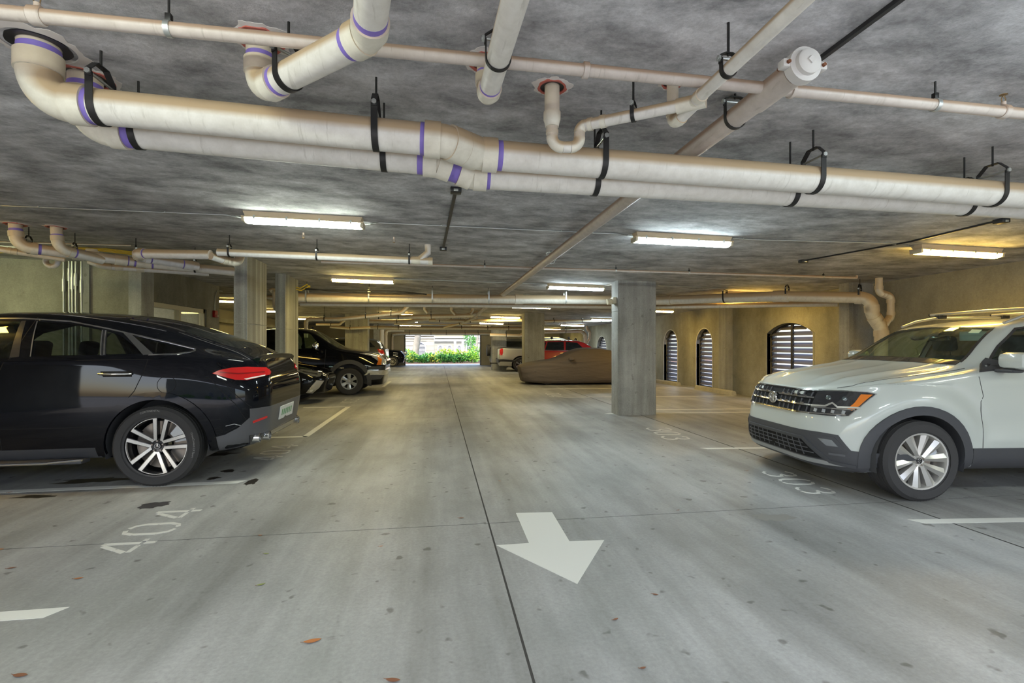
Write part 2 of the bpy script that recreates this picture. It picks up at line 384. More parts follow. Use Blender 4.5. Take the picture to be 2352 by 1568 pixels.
# ---- end wall with the exit opening
OX0, OX1, OZ = -2.2, 2.92, 2.05
b = B(); slab_holes(b, [(XL, 0), (OX0, 0), (OX0, OZ), (OX1, OZ), (OX1, 0), (XR+.28, 0), (XR+.28, 2.9), (XL, 2.9)], [], lambda x, z, h: (x, YE+h, z), 0, .3)
tag(fixn(b.o('wall_end', M_FARWALL, smooth=False)), 'tan end wall around the bright exit opening', kind='structure')
tag(B().box((OX0-.04, YE-.02, 0), (OX0+.03, YE+.32, OZ)).box((OX1-.03, YE-.02, 0), (OX1+.04, YE+.32, OZ)).o('trim_8', mat('dark_jamb', (.08, .07, .05), .7), smooth=False), 'dark edge strips on the exit jambs', kind='structure')
# ---- columns
def column(label, x0, x1, y0, y1, m=M_COLM, ch=.02, band=.62):
    loc = ((x0+x1)/2, (y0+y1)/2, 0); t = thing('column', label, 'column', loc, world=True)
    zt = max(cz(x, y) for x in (x0, x1) for y in (y0, y1))+.02; zj = cz(x0, y0)-band
    b = B(); f = lambda a, c, h: (a, c, h)
    pl = [(x0+ch, y0), (x1-ch, y0), (x1, y0+ch), (x1, y1-ch), (x1-ch, y1), (x0+ch, y1), (x0, y1-ch), (x0, y0+ch)]
    b.prism(pl, 0, zj-.006, f).o('shaft', m, t, smooth=False)
    B().prism([(min(max(a, x0+.008), x1-.008), min(max(c, y0+.008), y1-.008)) for a, c in pl], zj-.006, zj+.006, f).o('construction_joint', M_COLM, t, smooth=False)
    B().prism(pl, zj+.006, zt, f).o('shaft_top', m, t, smooth=False)
    return t
column('large square concrete column in front of the covered car', 3.57, 4.38, 9.51, 9.91)
column('concrete column between the covered car and the silver pickup', 3.26, 4.03, 18.55, 19.2)
column('farthest concrete column on the right near the exit', 2.98, 3.77, 27.3, 27.9)
column('blade-shaped concrete column directly behind the black coupe SUV, nearer of two', -3.2, -3.0, 8.42, 9.35, M_SLABEDGE, .01, 1.1)
column('blade-shaped concrete column next to the hidden black car, farther of two', -3.2, -3.0, 10.45, 11.36, M_SLABEDGE, .01, 1.1)
column('wide dark concrete column behind the black pickup', -3.96, -3.0, 22.2, 22.7, band=.45)
column('far left concrete column beyond the silver SUV', -3.9, -3.1, 31.2, 31.6)
# ---- parking blocks
M_BLOCK = concrete('block_concrete', .40, .5, (1, .93, .72), 3)
for lab, p0, p1 in (('concrete wheel stop under the two narrow arched windows, farther one', fl(1500, 877), fl(1560, 886)), ('concrete wheel stop under the two narrow arched windows, nearer one', fl(1600, 893), fl(1686, 908)), ('concrete wheel stop beside the wide arched window', (8.05, 11.6, 0), (8.15, 9.8, 0))):
    a = Vector(p0); c = Vector(p1); dr = (c-a).normalized(); nn = Vector((-dr.y, dr.x, 0))
    prof = [(-.08, 0), (.08, 0), (.06, .09), (.03, .125), (-.03, .125), (-.06, .09)]
    bb = B(); n = len(prof); bb.add([a+nn*y+Vector((0, 0, z)) for y, z in prof]+[c+nn*y+Vector((0, 0, z)) for y, z in prof], [tuple(range(n)), tuple(range(2*n-1, n-1, -1))]+[(i, n+i, n+(i+1) % n, (i+1) % n) for i in range(n)])
    tag(recenter(fixn(bb.o('wheel_stop', M_BLOCK, smooth=False))), lab, 'wheel stop', 'concrete wheel stops')

# ================================================================ floor markings
def decal(name, poly, m, label, cat, group=None, z=.0015, th=.002):
    b = B(); b.prism([(p[0], p[1]) for p in poly], max(z-th, -.001), z, lambda x, y, h: (x, y, h)); return tag(recenter(fixn(b.o(name, m, smooth=False))), label, cat, group)
def pxpoly(P): return [fl(u, v) for u, v in P]
decal('floor_arrow', pxpoly([(1185, 1178), (1268, 1176), (1308, 1243), (1388, 1240), (1326, 1341), (1140, 1252), (1215, 1247)]), M_WHITEL, 'white painted direction arrow on the floor pointing toward the viewer', 'arrow')
GL = 'white stall lines'
def stripe(x0, x1, y, w=.10, skew=0, lab=''):
    s_ = 1 if x1 > x0 else -1; k = w*.5
    decal('stall_line', [(x0, y+k), (x1, y+k+skew*(x1-x0)), (x1, y-k+skew*(x1-x0)), (x0-s_*0+s_*.06, y-k)], M_WHITEL, lab, 'stall line', GL)
stripe(-1.97, -7.0, 2.96, .10, .004, 'white stall line at the lower left corner, nearest')
stripe(-1.97, -7.5, 5.49, .10, .012, 'white stall line running under the rear wheel of the black coupe SUV')
stripe(-1.97, -7.5, 8.05, .10, 0, 'white stall line ending beside the black coupe SUV exhaust')
stripe(-1.97, -3.0, 11.75, .10, 0, 'white stall line beside the blade-shaped column')
decal('stall_line', [(-2.07, 8.05), (-1.97, 8.0), (-1.97, 11.8), (-2.07, 11.75)], M_WHITEL, 'white line along the aisle joining two left stall lines', 'stall line', GL)
e1 = fl(897, 879); decal('stall_line', [(-1.87, 17.2), (-1.77, 17.2), (-1.77, 19.6), (-1.87, 19.6)], M_WHITEL, 'short white line in front of the black pickup', 'stall line', GL)
sk = -.105
stripe(3.77, 8.2, 3.46, .10, sk, 'white stall line in front of the white SUV, at the right edge')
stripe(3.56, 8.0, 6.32, .09, sk, 'white stall line at the far side of the white SUV')
stripe(3.4, 8.1, 9.45+.35, .09, sk*.7, 'white stall line running behind the square column')
stripe(4.4, 8.1, 10.25, .09, sk*.7, 'second white stall line just beyond the square column')
stripe(fl(1290, 912).x, 8.1, fl(1290, 912).y, .09, sk*.7, 'white stall line in front of the covered car')
stripe(3.3, 8.1, 15.55, .09, sk*.5, 'white stall line beside the covered car')
# stencilled numbers, strokes in a 1 x 1.6 cell, split as a stencil
def stroke(P, w):
    P = [Vector(p) for p in P]; L = []; R_ = []
    for i, p in enumerate(P):
        t = (P[min(i+1, len(P)-1)]-P[max(i-1, 0)]).normalized(); nn = Vector((-t.y, t.x))*w/2; L.append(p+nn); R_.append(p-nn)
    return L+R_[::-1]
DIG = {'0': [[(.42, 1.6), (.22, 1.5), (.1, 1.2), (.1, .4), (.22, .1), (.42, 0)], [(.58, 0), (.78, .1), (.9, .4), (.9, 1.2), (.78, 1.5), (.58, 1.6)]],
       '3': [[(.1, 1.4), (.3, 1.58), (.46, 1.6)], [(.58, 1.6), (.8, 1.5), (.86, 1.2), (.8, .98), (.5, .86)], [(.62, .8), (.86, .68), (.92, .4), (.8, .1), (.58, 0)], [(.46, 0), (.22, .04), (.08, .24)]],
       '4': [[(.72, 0), (.72, .34)], [(.72, .46), (.72, 1.6)], [(.6, 1.5), (.1, .55)], [(.1, .42), (.56, .42)], [(.84, .42), (1, .42)]]}
def number(txt, org, ex, ey, size, label, tall=.8):
    'org = baseline start; ex reading direction, ey glyph-up direction (2-D)'
    t = thing('stall_number', label, 'stall number', (org[0], org[1], 0), world=True); ex = Vector(ex).normalized(); ey = Vector(ey).normalized()*tall
    for k, ch in enumerate(txt):
        b = B()
        for st in DIG[ch]:
            pl = stroke(st, .15); b.prism([tuple(Vector(org[:2])+(ex*(p.x+k*1.28)+ey*p.y)*size) for p in pl], 0, .0015, lambda x, y, h: (x, y, h))
        fixn(b.o('digit', M_STENCIL, t, smooth=False))
a = fl(318, 1268); number('404', (a.x+.02, a.y-.02), (0, 1), (-1, 0), .27, 'worn stencilled number 404 on the floor in front of the black coupe SUV')
a = fl(652, 1060); number('404', (a.x-.1, a.y+.1), (0, 1), (-1, 0), .27, 'worn stencilled number 404 behind the black coupe SUV bumper')
a = fl(812, 926); number('403', (a.x, a.y), (0, 1), (-1, 0), .27, 'faint stencilled number in front of the hidden black car')
a = fl(1742, 1082); number('303', (a.x+.02, a.y), (-.12, -1), (1, -.12), .24, 'worn stencilled number 303 under the white SUV bumper')
a = fl(1482, 982); number('303', (a.x, a.y), (-.12, -1), (1, -.12), .30, 'worn stencilled number 303 near the square column')
a = fl(1270, 910); number('304', (a.x, a.y+1.0), (-.1, -1), (1, -.1), .30, 'faint stencilled number in front of the covered car')
# stains
def blob(cx, cy, rx, ry, n=26, rough=.45):
    ph = [random.uniform(0, 6.3) for _ in range(4)]
    return [(cx+rx*cos(t)*(1+rough*(.5*sin(3*t+ph[0])+.35*sin(5*t+ph[1])+.25*sin(9*t+ph[2]))), cy+ry*sin(t)*(1+rough*(.5*sin(2*t+ph[3])+.35*sin(6*t+ph[1])+.2*sin(11*t+ph[0])))) for t in [2*pi*i/n for i in range(n)]]
for i, (u, v, rx, ry, mm, lab) in enumerate([(215, 1103, .33, .10, 0, 'dark oil stain left of the black SUV rear wheel'), (82, 1140, .16, .05, 0, 'small dark oil stain at the left edge below the stall line'), (352, 1160, .11, .10, 0, 'dark oil stain below the black SUV rear wheel'), (578, 1106, .05, .14, 0, 'dark oil stain at the end of the stall line'),
     (525, 1081, .07, .07, 0, 'round dark oil spot behind the black SUV'), (500, 1043, .20, .12, 0, 'dark oil stain under the black SUV bumper'), (490, 1098, .06, .05, 0, 'tiny dark oil spot beside the black SUV rear wheel'), (1775, 1188, .16, .09, 1, 'pale damp stain on the floor in front of the white SUV')]):
    p = fl(u, v); decal('oil_stain', blob(p.x, p.y, rx, ry), M_STAIN2 if mm else M_STAIN, lab, 'stain', z=.0009)

# ================================================================ ceiling light fixtures
def emi(name, col, s): return mat(name, (.9, .9, .9), .3, emit=col, es=s)
LCOL = {'g': ((.93, 1.0, .55), 1.0), 'w': ((.92, 1.0, .86), 1.0), 'c': ((.82, .97, 1.0), 1.0), 'y': ((1.0, .76, .24), .95), 'o': ((1.0, .64, .13), .95), 'm': ((1.0, .84, .46), .95)}
LS = 46.0
def fixture(x, y, c, label):
    z = (cz(x-.6, y)+cz(x+.6, y))/2; t = thing('light_fixture', label, 'ceiling light', (x, y, z), group='fluorescent ceiling fixtures')
    t.rotation_euler = (0, math.atan(-K1), 0)
    em = emi('lens_'+c, LCOL[c][0], LS*LCOL[c][1])
    B().add([(-.62, -.075, .0), (.62, -.075, .0), (.62, .075, .0), (-.62, .075, .0), (-.60, -.06, -.055), (.60, -.06, -.055), (.60, .06, -.055), (-.60, .06, -.055)],
            [(0, 1, 2, 3), (7, 6, 5, 4), (0, 4, 5, 1), (1, 5, 6, 2), (2, 6, 7, 3), (3, 7, 4, 0)]).o('housing', M_FIXT, t, smooth=False)
    B().bbox((-.635, -.085, -.068), (.635, .085, -.054), .004).o('gasket_rim', M_FIXT, t)
    b = B(); n = 8; pr = [(-.08, -.068), (-.078, -.085), (-.055, -.112), (-.02, -.118), (.02, -.118), (.055, -.112), (.078, -.085), (.08, -.068)]
    V = [(-.60+(.05 if 1 < i < 6 else 0)*0, p[0], p[1]) for i, p in enumerate(pr)]+[(.60, p[0], p[1]) for p in pr]
    b.add(V, [(i, i+1, n+i+1, n+i) for i in range(n-1)]+[tuple(range(n-1, -1, -1)), tuple(range(n, 2*n))]).o('lens', em, t, smooth=False)
    for s_ in (-1, 1): B().bbox((s_*.615-.018, -.08, -.112), (s_*.615+.018, .08, -.066), .008).o('end_cap', M_CREAM, t)
    for xx in (-.5, -.17, .17, .5): B().box((xx-.01, -.09, -.085), (xx+.01, -.082, -.045)).o('latch', M_GALV, t, smooth=False)
    return t
FIX = [(-1.45, 5.76, 'w', 'white-green fluorescent fixture nearest on the left of the aisle'), (2.97, 5.72, 'c', 'cool white fluorescent fixture nearest on the right of the aisle'), (6.71, 5.55, 'o', 'amber fluorescent fixture above the white SUV'),
       (-1.51, 10.5, 'y', 'yellow fluorescent fixture right of the blade-shaped columns'), (2.95, 10.4, 'c', 'cool white fluorescent fixture left of the square column'), (7.2, 10.6, 'o', 'amber fluorescent fixture above the right-hand drain pipe'),
       (-1.5, 15.4, 'm', 'warm white fluorescent fixture under the long cross pipe, left'), (2.9, 15.3, 'm', 'warm white fluorescent fixture above the aisle between the right columns'), (7.0, 15.3, 'o', 'amber fluorescent fixture just right of the square column'),
       (2.75, 20.3, 'y', 'yellow fluorescent fixture beside the second right column'), (-1.6, 20.3, 'y', 'yellow fluorescent fixture in front of the wide dark column'), (7.0, 20.2, 'c', 'cool white fluorescent fixture above the red SUV'),
       (2.7, 25.2, 'm', 'small warm fluorescent fixture deep in the aisle, right'), (-1.6, 25.2, 'w', 'small white fluorescent fixture deep in the aisle, left'), (6.9, 25.0, 'c', 'cool white fluorescent fixture beyond the red SUV'), (2.6, 30.0, 'm', 'tiny warm fluorescent fixture near the exit, right'), (-1.6, 30.0, 'm', 'tiny warm fluorescent fixture near the exit, left'), (6.9, 30.0, 'y', 'tiny yellow fluorescent fixture above the silver pickup'),
       (-6.6, 16.5, 'y', 'yellow fluorescent fixture over the black pickup bed'), (-6.3, 25.5, 'y', 'yellow fluorescent fixture in the far left bays'), (-6.2, 20.6, 'y', 'yellow fluorescent fixture behind the wide dark column'),  # the last one is added to brighten the back wall
       (-1.4, 1.0, 'w', 'white fluorescent fixture overhead behind the viewer, left'), (2.9, 1.0, 'c', 'white fluorescent fixture overhead behind the viewer, right'), (6.8, .9, 'w', 'fluorescent fixture behind the viewer over the right stalls'),
       (-5.9, 5.2, 'o', 'yellow fluorescent fixture over the black coupe SUV, outside the view'),
       (-7.3, 7.7, 'g', 'greenish fluorescent fixture in the near left bay before the cross wall, outside the view')]  # this one is added to brighten the near left bay
for f in FIX: fixture(*f)
# ================================================================ pipes
def unit(a, b): return (Vector(b)-Vector(a)).normalized()
def pipe_run(label, pts, r, m=M_PVC, mf=None, er=None, name='drain_pipe', cat='pipe', group=None, bands=(), coup=(), seg=20, socket=True, rs=None, sock_first=True, n=10):
    'straight pieces, elbows, couplings and primer bands of one pipe run; rs = radius per straight piece'
    mf = mf or M_PVCF; er = er or r*2.0
    t = thing(name, label, cat, pts[0], group=group, world=True)
    pieces = fillet(pts, er, n); si = 0; lens = []
    for kind, P, *tn in pieces:
        if kind == 's':
            rr = rs[si] if rs else r; lens.append((P[0], P[1], rr)); B().tube(P, rr, seg).o('pipe', m, t); si += 1
        else:
            b = B(); rr = (rs[min(si, len(rs)-1)] if rs else r); b.tube(P, rr*1.05, seg)
            if socket:
                d0, d1 = tn; q = rr*1.15
                b.tube([P[0]-d0*rr*.12, P[0]+d0*rr*.9], q, seg); b.tube([P[-1]-d1*rr*.12, P[-1]+d1*rr*.9], q, seg)
            b.o('elbow', mf, t)
            if bands:
                if socket:
                    for p, d_ in ((P[0], d0), (P[-1], d1)):
                        if 'p' in bands: B().tube([p+d_*rr*.9, p+d_*rr*(.9+random.uniform(.25, .5))], rr*1.012, seg).o('primer_band', M_PURPLE, t)
    for (i, f, ln) in coup:
        a, c, rr = lens[i]; d_ = unit(a, c); p = a.lerp(c, f)
        B().tube([p-d_*ln/2, p-d_*ln/2+d_*.004, p+d_*ln/2-d_*.004, p+d_*ln/2], [rr*1.06, rr*1.13, rr*1.13, rr*1.06], seg).o('coupling', mf, t)
        if 'p' in bands: B().tube([p+d_*ln/2, p+d_*(ln/2+rr*.2)], rr*1.012, seg).o('primer_band', M_PURPLE, t)
    return t
HCOUNT = {}
def clevis(p, d_, r, label, group, m=M_BLACKSTEEL, w=.034, rodm=None, zt=None):
    'clevis hanger: U strap under the pipe, yoke over it, cross bolt, rod up to the slab'
    p = Vector(p); d_ = Vector(d_); d_.z = 0; d_.normalize(); s = Vector((-d_.y, d_.x, 0)); up = Vector((0, 0, 1))
    zt = zt or cz(p.x, p.y); t = thing('pipe_hanger', label, 'hanger', (p.x, p.y, zt), group=group, world=True)
    q = r+.004; top = r*1.55
    P = [p+s*q+up*top]+[p+s*q*cos(a)+up*q*sin(a) for a in [-pi*i/14 for i in range(15)]]+[p-s*q+up*top]
    B().ribbon(P, d_, w, .005).o('strap', m, t)
    yk = min(r*2.35, zt-p.z-.02)
    B().ribbon([p+s*(q+.004)+up*(top-.02), p+s*(q+.004)+up*(top+.015), p+s*q*.45+up*yk, p-s*q*.45+up*yk, p-s*(q+.004)+up*(top+.015), p-s*(q+.004)+up*(top-.02)], d_, w*.9, .005).o('yoke', m, t)
    b = B(); b.tube([p+s*(q+.018)+up*top, p-s*(q+.018)+up*top], .007, 8)
    for k in (1, -1): b.tube([p+s*k*(q+.006)+up*top, p+s*k*(q+.016)+up*top], .014, 6)
    b.o('bolt', M_GALV, t)
    B().tube([p+up*(yk-.01), (p.x, p.y, zt)], .006, 8).o('rod', rodm or M_BLACKSTEEL, t)
    return t
def ring(p, d_, r, label, group, m=M_GALV, w=.022):
    'split-ring strap with rod, for thin lines'
    p = Vector(p); d_ = Vector(d_); d_.z = 0; d_.normalize(); s = Vector((-d_.y, d_.x, 0)); up = Vector((0, 0, 1)); zt = cz(p.x, p.y); q = r+.003
    t = thing('pipe_hanger', label, 'hanger', (p.x, p.y, zt), group=group, world=True)
    B().ribbon([p+s*q*cos(a)+up*q*sin(a) for a in [2*pi*i/18 for i in range(18)]], d_, w, .004, True).o('strap', m, t)
    B().bbox(p+up*q-Vector((.012, .012, 0)), p+up*(q+.03)+Vector((.012, .012, 0)), .003).o('nut', M_BLACKSTEEL, t)
    B().tube([p+up*(q+.02), (p.x, p.y, zt)], .005, 8).o('rod', M_BLACKSTEEL, t)
    return t
def flange(p, r, label, big=1.0, red=True):
    'ragged sealed opening in the slab around a pipe'
    t = thing('pipe_sleeve', label, 'sleeve', (p.x, p.y, cz(p.x, p.y)-.012), world=True)
    def ringm(r0, r1, z0, z1, m, nm, jag):
        n = 48; V = []; Fc = []; ph = [random.uniform(0, 6.3) for _ in range(4)]
        for i in range(n):
            a = 2*pi*i/n; j = 1+jag*(.3*sin(2*a+ph[0])+.25*sin(5*a+ph[1])+.2*sin(9*a+ph[2])+.12*sin(17*a+ph[3]))
            x0, y0 = p.x+r0*cos(a), p.y+r0*sin(a); x1, y1 = p.x+r1*j*cos(a), p.y+r1*j*sin(a)
            V += [(x0, y0, cz(x0, y0)-z0), (x1, y1, cz(x1, y1)-z1), (x1, y1, cz(x1, y1)+.004), (x0, y0, cz(x0, y0)+.004)]
        for i in range(n):
            k = (i+1) % n
            for q in range(4): Fc.append((i*4+q, i*4+(q+1) % 4, k*4+(q+1) % 4, k*4+q))
        fixn(mesh(nm, V, Fc, m, t))
    ringm(r*1.02, r*1.3*big, .002, .004, M_BLACKP, 'gap', .05)
    if red: ringm(r*1.28*big, r*1.55*big, .010, .012, M_SEAL, 'seal_ring', .12)
    ringm(r*1.5*big, r*1.95*big, .008, .002, M_PLASTER, 'patch_rim', .28)
    return t
UP = Vector((0, 0, 1))
# ---- twin large drain pipes across the foreground
Y1, Y1b, Y2, Y2b = 2.74, 2.87, 3.02, 3.06
def P1(u, v): return aty(u, v, Y1)
a0 = P1(90, 232); top1 = Vector((a0.x, Y1, cz(a0.x, Y1)))
F1 = [top1, a0, P1(1022, 324), aty(1098, 354, Y1b), aty(2700, 477, Y1b)]
pipe_run('upper front one of the twin large cream drain pipes crossing the ceiling', F1, .084, er=[.155, .11, .11], bands='p', coup=[(2, .635, .17)], seg=32)
flange(top1, .084, 'ragged ceiling opening around the front large pipe drop at top left', 1.15, False)
b0 = aty(196, 296, Y2); top2 = Vector((b0.x, Y2, cz(b0.x, Y2)))
F2 = [top2, b0, aty(1005, 373, Y2), aty(1085, 403, Y2b), aty(2700, 498, Y2b)]
pipe_run('lower rear one of the twin large pipes, partly hidden by the front pipe', F2, .078, M_PVC, er=[.145, .10, .10], bands='p', seg=32)
flange(top2, .078, 'ragged ceiling opening around the rear large pipe drop', 1.05)
def along(P, u):
    'point on polyline P whose picture column is u'
    def col(q): x = q.x*_c-q.y*_sn; z = q.x*_sn+q.y*_c; return 1176+FPX*x/z
    for a, c in zip(P[1:-1], P[2:]):
        if col(a) <= u <= col(c):
            lo, hi = 0., 1.
            for _ in range(30):
                mid = (lo+hi)/2
                if col(a.lerp(c, mid)) < u: lo = mid
                else: hi = mid
            return a.lerp(c, lo), (c-a).normalized()
    return P[-1], (P[-1]-P[-2]).normalized()
ORD = ['first', 'second', 'third', 'fourth', 'fifth', 'sixth']
for k, u in enumerate((232, 864, 1381, 1868, 2280)): q, dd = along(F1, u); clevis(q, dd, .084, 'black clevis hanger on the front large pipe, %s from the left' % ORD[k], 'hangers of the front large pipe')
for k, u in enumerate((318, 882, 1366, 1815, 2215)): q, dd = along(F2, u); clevis(q, dd, .078, 'black clevis hanger on the rear large pipe, %s from the left' % ORD[k], 'hangers of the rear large pipe')
# ---- branch A: drop, then toward the viewer
pa = ce(598, 90); za = aty(606, 208, pa.y).z; A1 = Vector((pa.x, pa.y, za)); A2 = atz(848, 78, za); A3 = atz(868, -150, za)
pipe_run('stained branch pipe dropping from the ceiling and bending toward the viewer twice', [pa, A1, A2, A3], .062, er=[.085, .10], bands='p', seg=26)
flange(pa, .062, 'red-sealed ceiling opening of the bent branch pipe', 1.1)
q = A1.lerp(A2, .30); clevis(q, A2-A1, .062, 'black clevis hanger on the bent branch pipe', None)
# ---- branch B
pb = ce(1118, 140); zb = aty(1130, 228, pb.y).z; B1 = Vector((pb.x, pb.y, zb)); B2 = atz(1222, -140, zb)
pipe_run('straight branch pipe running overhead toward the viewer in the middle', [pb, B1, B2], .05, er=.075, bands='p', seg=24)
flange(pb, .05, 'red-sealed ceiling opening of the middle branch pipe', 1.2)
q = B1.lerp(B2, .36); clevis(q, B2-B1, .05, 'black clevis hanger on the middle branch pipe', None, w=.02)
# ---- branch C with the trap
pc = ce(1268, 198); yc = pc.y
C = [pc, aty(1268, 278, yc), aty(1268, 338, yc), aty(1331, 338, yc), aty(1331, 290, yc)]
zc_ = aty(1331, 291, yc).z; C1 = atz(1545, 247, zc_); C2 = atz(1592, 236, zc_); C3 = atz(1868, -20, zc_); C4 = atz(2100, -240, zc_)
tr = pipe_run('thin drain pipe with a U-shaped trap hanging below the ceiling', [C[1], C[2], C[3], C[4], C2, C4], .03, er=[.055, .055, .035, .06], seg=18, socket=False)
B().tube([pc, aty(1268, 262, yc)], .041, 20).o('drop_pipe', M_PVC, tr)
B().tube([aty(1268, 258, yc), aty(1268, 275, yc), aty(1268, 284, yc), aty(1268, 292, yc)], [.047, .047, .040, .037], 20).o('reducer', M_PVCF, tr)
flange(pc, .041, 'red-sealed ceiling opening above the U-shaped trap', 1.25)
pd = ce(1545, 187)
pipe_run('short vertical pipe joining the trap line through a wye', [pd, Vector((pd.x, pd.y, zc_-.035)), C1.lerp(C2, 1.15)+Vector((0, 0, -.004))], .030, er=.045, seg=18)
flange(pd, .032, 'red-sealed ceiling opening of the short vertical pipe', 1.2)
for p0, p1 in ((C[1].lerp(C[2], .35), C[1].lerp(C[2], .5)), (C[4]+(C2-C[4]).normalized()*.05, C[4]+(C2-C[4]).normalized()*.075), (C[4]+(C2-C[4]).normalized()*.12, C[4]+(C2-C[4]).normalized()*.15), (C2+(C4-C2).normalized()*.05, C2+(C4-C2).normalized()*.085)): B().tube([p0, p1], .0345, 18).o('coupling', M_PVCF, tr)
B().tube([C1.lerp(C2, .2), C1.lerp(C2, 1.6)], .037, 18).o('wye', M_PVCF, tr)
clevis(C[4].lerp(C2, .5), C2-C[4], .03, 'small black clevis hanger right of the trap', None, w=.02)
clevis(C2.lerp(C4, .26), C4-C2, .03, 'small black clevis hanger on the diagonal thin pipe', None, w=.024)
# ---- sprinkler branch across the top
S0, S1 = aty(-80, 20, 2.25), aty(2460, 272, 2.25)
sb = pipe_run('pinkish sprinkler branch pipe crossing the top of the picture', [S0, S1], .0285, M_SPRK, M_SPRK, name='sprinkler_pipe')
def onS(u): q, dd = along([S0, S0, S1], u); return q, dd
for u, w_ in ((85, .05), (1345, .03), (1768, .02), (1818, .02), (2305, .035)):
    q, dd = onS(u); B().tube([q-dd*w_/2, q-dd*w_*.4, q+dd*w_*.4, q+dd*w_/2], [.033, .037, .037, .033], 16).o('coupling', M_SPRK, sb)
def head(q, label, up=.03, down=False):
    t = thing('fire_sprinkler', label, 'sprinkler', (q.x, q.y, q.z), world=True); s = -1 if down else 1
    B().tube([q, q+UP*s*(up+.012)], .012, 10).o('nipple', M_SPRK, t)
    b = B()
    for k in (-1, 1): b.tube([q+UP*s*(up+.01)+Vector((k*.010, 0, 0)), q+UP*s*(up+.03)+Vector((k*.014, 0, 0)), q+UP*s*(up+.05)], .0025, 6)
    b.o('frame_arm', mat('bronze', (.30, .20, .10), .4, .8), t)
    B().tube([q+UP*s*(up+.05), q+UP*s*(up+.053)], .018, 14).o('deflector', mat('bronze', (.30, .20, .10), .4, .8), t)
for u, lab in ((85, 'upright sprinkler head at the top left corner'), (2305, 'upright sprinkler head at the right edge')): q, dd = onS(u); head(q, lab, .04)
for k, u in enumerate((388, 2148)): q, dd = onS(u); ring(q, dd, .0285, ['galvanised ring hanger on the sprinkler branch, left', 'galvanised ring hanger on the sprinkler branch, right'][k], 'sprinkler branch hangers')
# ---- sprinkler main running down the aisle
X0 = 1.64
E0 = Vector((X0, 2.06, 2.685)); E1 = Vector((X0-.05, 12.0, 2.60)); E2 = Vector((X0-.35, 27.0, 2.44))
mn = pipe_run('thick pinkish-grey sprinkler main running down the aisle away from the viewer', [E0, E1, E2], .056, M_SPRK, M_SPRK, er=.1, name='sprinkler_main', seg=24, socket=False)
dE = unit(E0, E1); dn = -dE
B().tube([E0+dE*.02, E0+dE*.30], .062, 24).o('tee', M_SPRK, mn)
b = B(); b.tube([E0+dn*.05, E0+dn*.045, E0+dn*.0, E0+dE*.005], [.066, .078, .078, .066], 28)
side = Vector((1, 0, 0))
for k in (-1, 1): b.bbox((-.022, -.022, -.018), (.022, .022, .018), .006, Matrix.Translation(E0+dn*.022+side*k*.088))
b.o('grooved_coupling', mat('pale_painted_iron', (.62, .60, .57), .6), mn)
b = B(); b.tube([E0+dn*.045, E0+dn*.07, E0+dn*.078], [.058, .056, .045], 28); b.tube([E0+dn*.078, E0+dn*.084], .018, 4)
b.o('end_cap', mat('pale_painted_iron', (.62, .60, .57), .6), mn)
for k in (-1, 1): B().tube([E0+dn*.055+side*k*.088, E0+dE*.02+side*k*.088], .009, 6).o('coupling_bolt', M_RUST, mn)
for k, y in enumerate((2.55, 7.0, 13.5, 18)): q = E0.lerp(E1, (y-2.06)/9.94) if y < 12 else E1.lerp(E2, (y-12)/15); clevis(q, dE, .056, 'clevis hanger on the sprinkler main, %s from the viewer' % ORD[k], 'sprinkler main hangers', m=M_GALV if k else M_BLACKSTEEL, w=.024)
# ---- ceiling-mounted black trunking and conduit
def strip(a, c, w, h, label, name='cable_trunking', boxes=(), m=M_BLACKP):
    t = thing(name, label, 'conduit', a, world=True); a = Vector(a); c = Vector(c); dd = unit(a, c); s = dd.cross(UP).normalized()*w/2
    V = []
    for p in (a, c):
        z = cz(p.x, p.y); V += [Vector((p.x, p.y, z))+s, Vector((p.x, p.y, z))-s, Vector((p.x, p.y, z-h))-s, Vector((p.x, p.y, z-h))+s]
    fixn(mesh('channel', V, [(0, 1, 2, 3), (7, 6, 5, 4), (0, 4, 5, 1), (1, 5, 6, 2), (2, 6, 7, 3), (3, 7, 4, 0)], m, t, smooth=False))
    for p in boxes:
        z = cz(p.x, p.y); ob = B().bbox((p.x-.05, p.y-.05, z-.045), (p.x+.05, p.y+.05, z+.0), .008).o('junction_box', M_BLACKP, t)
        B().bbox((p.x-.02, p.y-.055, z-.04), (p.x+.02, p.y-.049, z-.02), .002).o('tag', M_GALV, ob)
    return t
strip(Vector((1.855, 1.0, 0)), Vector((1.835, 2.16, 0)), .022, .02, 'black cable trunking on the ceiling at the top right')
j0, j1 = ce(1047, 432), ce(1018, 568); strip(j0, j1, .03, .025, 'black cable trunking with end boxes on the ceiling above the aisle', boxes=(j0, j1))
c0, c1, c2 = ce(2300, 503), ce(2095, 552), ce(1845, 597)
ct = strip(c0, c1, .02, .02, 'black conduit with end boxes on the ceiling above the white SUV', boxes=(c0, c2))
B().tube([(p.x, p.y, cz(p.x, p.y)-.012) for p in (c1, c1.lerp(c2, .3), c2)], .010, 8).o('channel', M_BLACKP, ct)
def emt(P, label, r=.009, m=M_GALV, drop=.012):
    pts = [Vector((p.x, p.y, cz(p.x, p.y)-drop)) for p in P]; t = thing('conduit', label, 'conduit', pts[0], world=True)
    B().tube([p for k, s, *_t in fillet(pts, .05, 5) for p in s], r, 10).o('tube', m, t)
    for a, c in zip(pts, pts[1:]):
        n = max(1, int((c-a).length/1.1))
        for k in range(n): q = a.lerp(c, (k+.5)/n); B().bbox(q-Vector((.008, .018, .004)), q+Vector((.008, .018, .012)), .002).o('clip', m, t)
    return t
emt([ce(-60, 467), ce(520, 491), ce(566, 500)], 'galvanised conduit along the ceiling left of the nearest fixture')
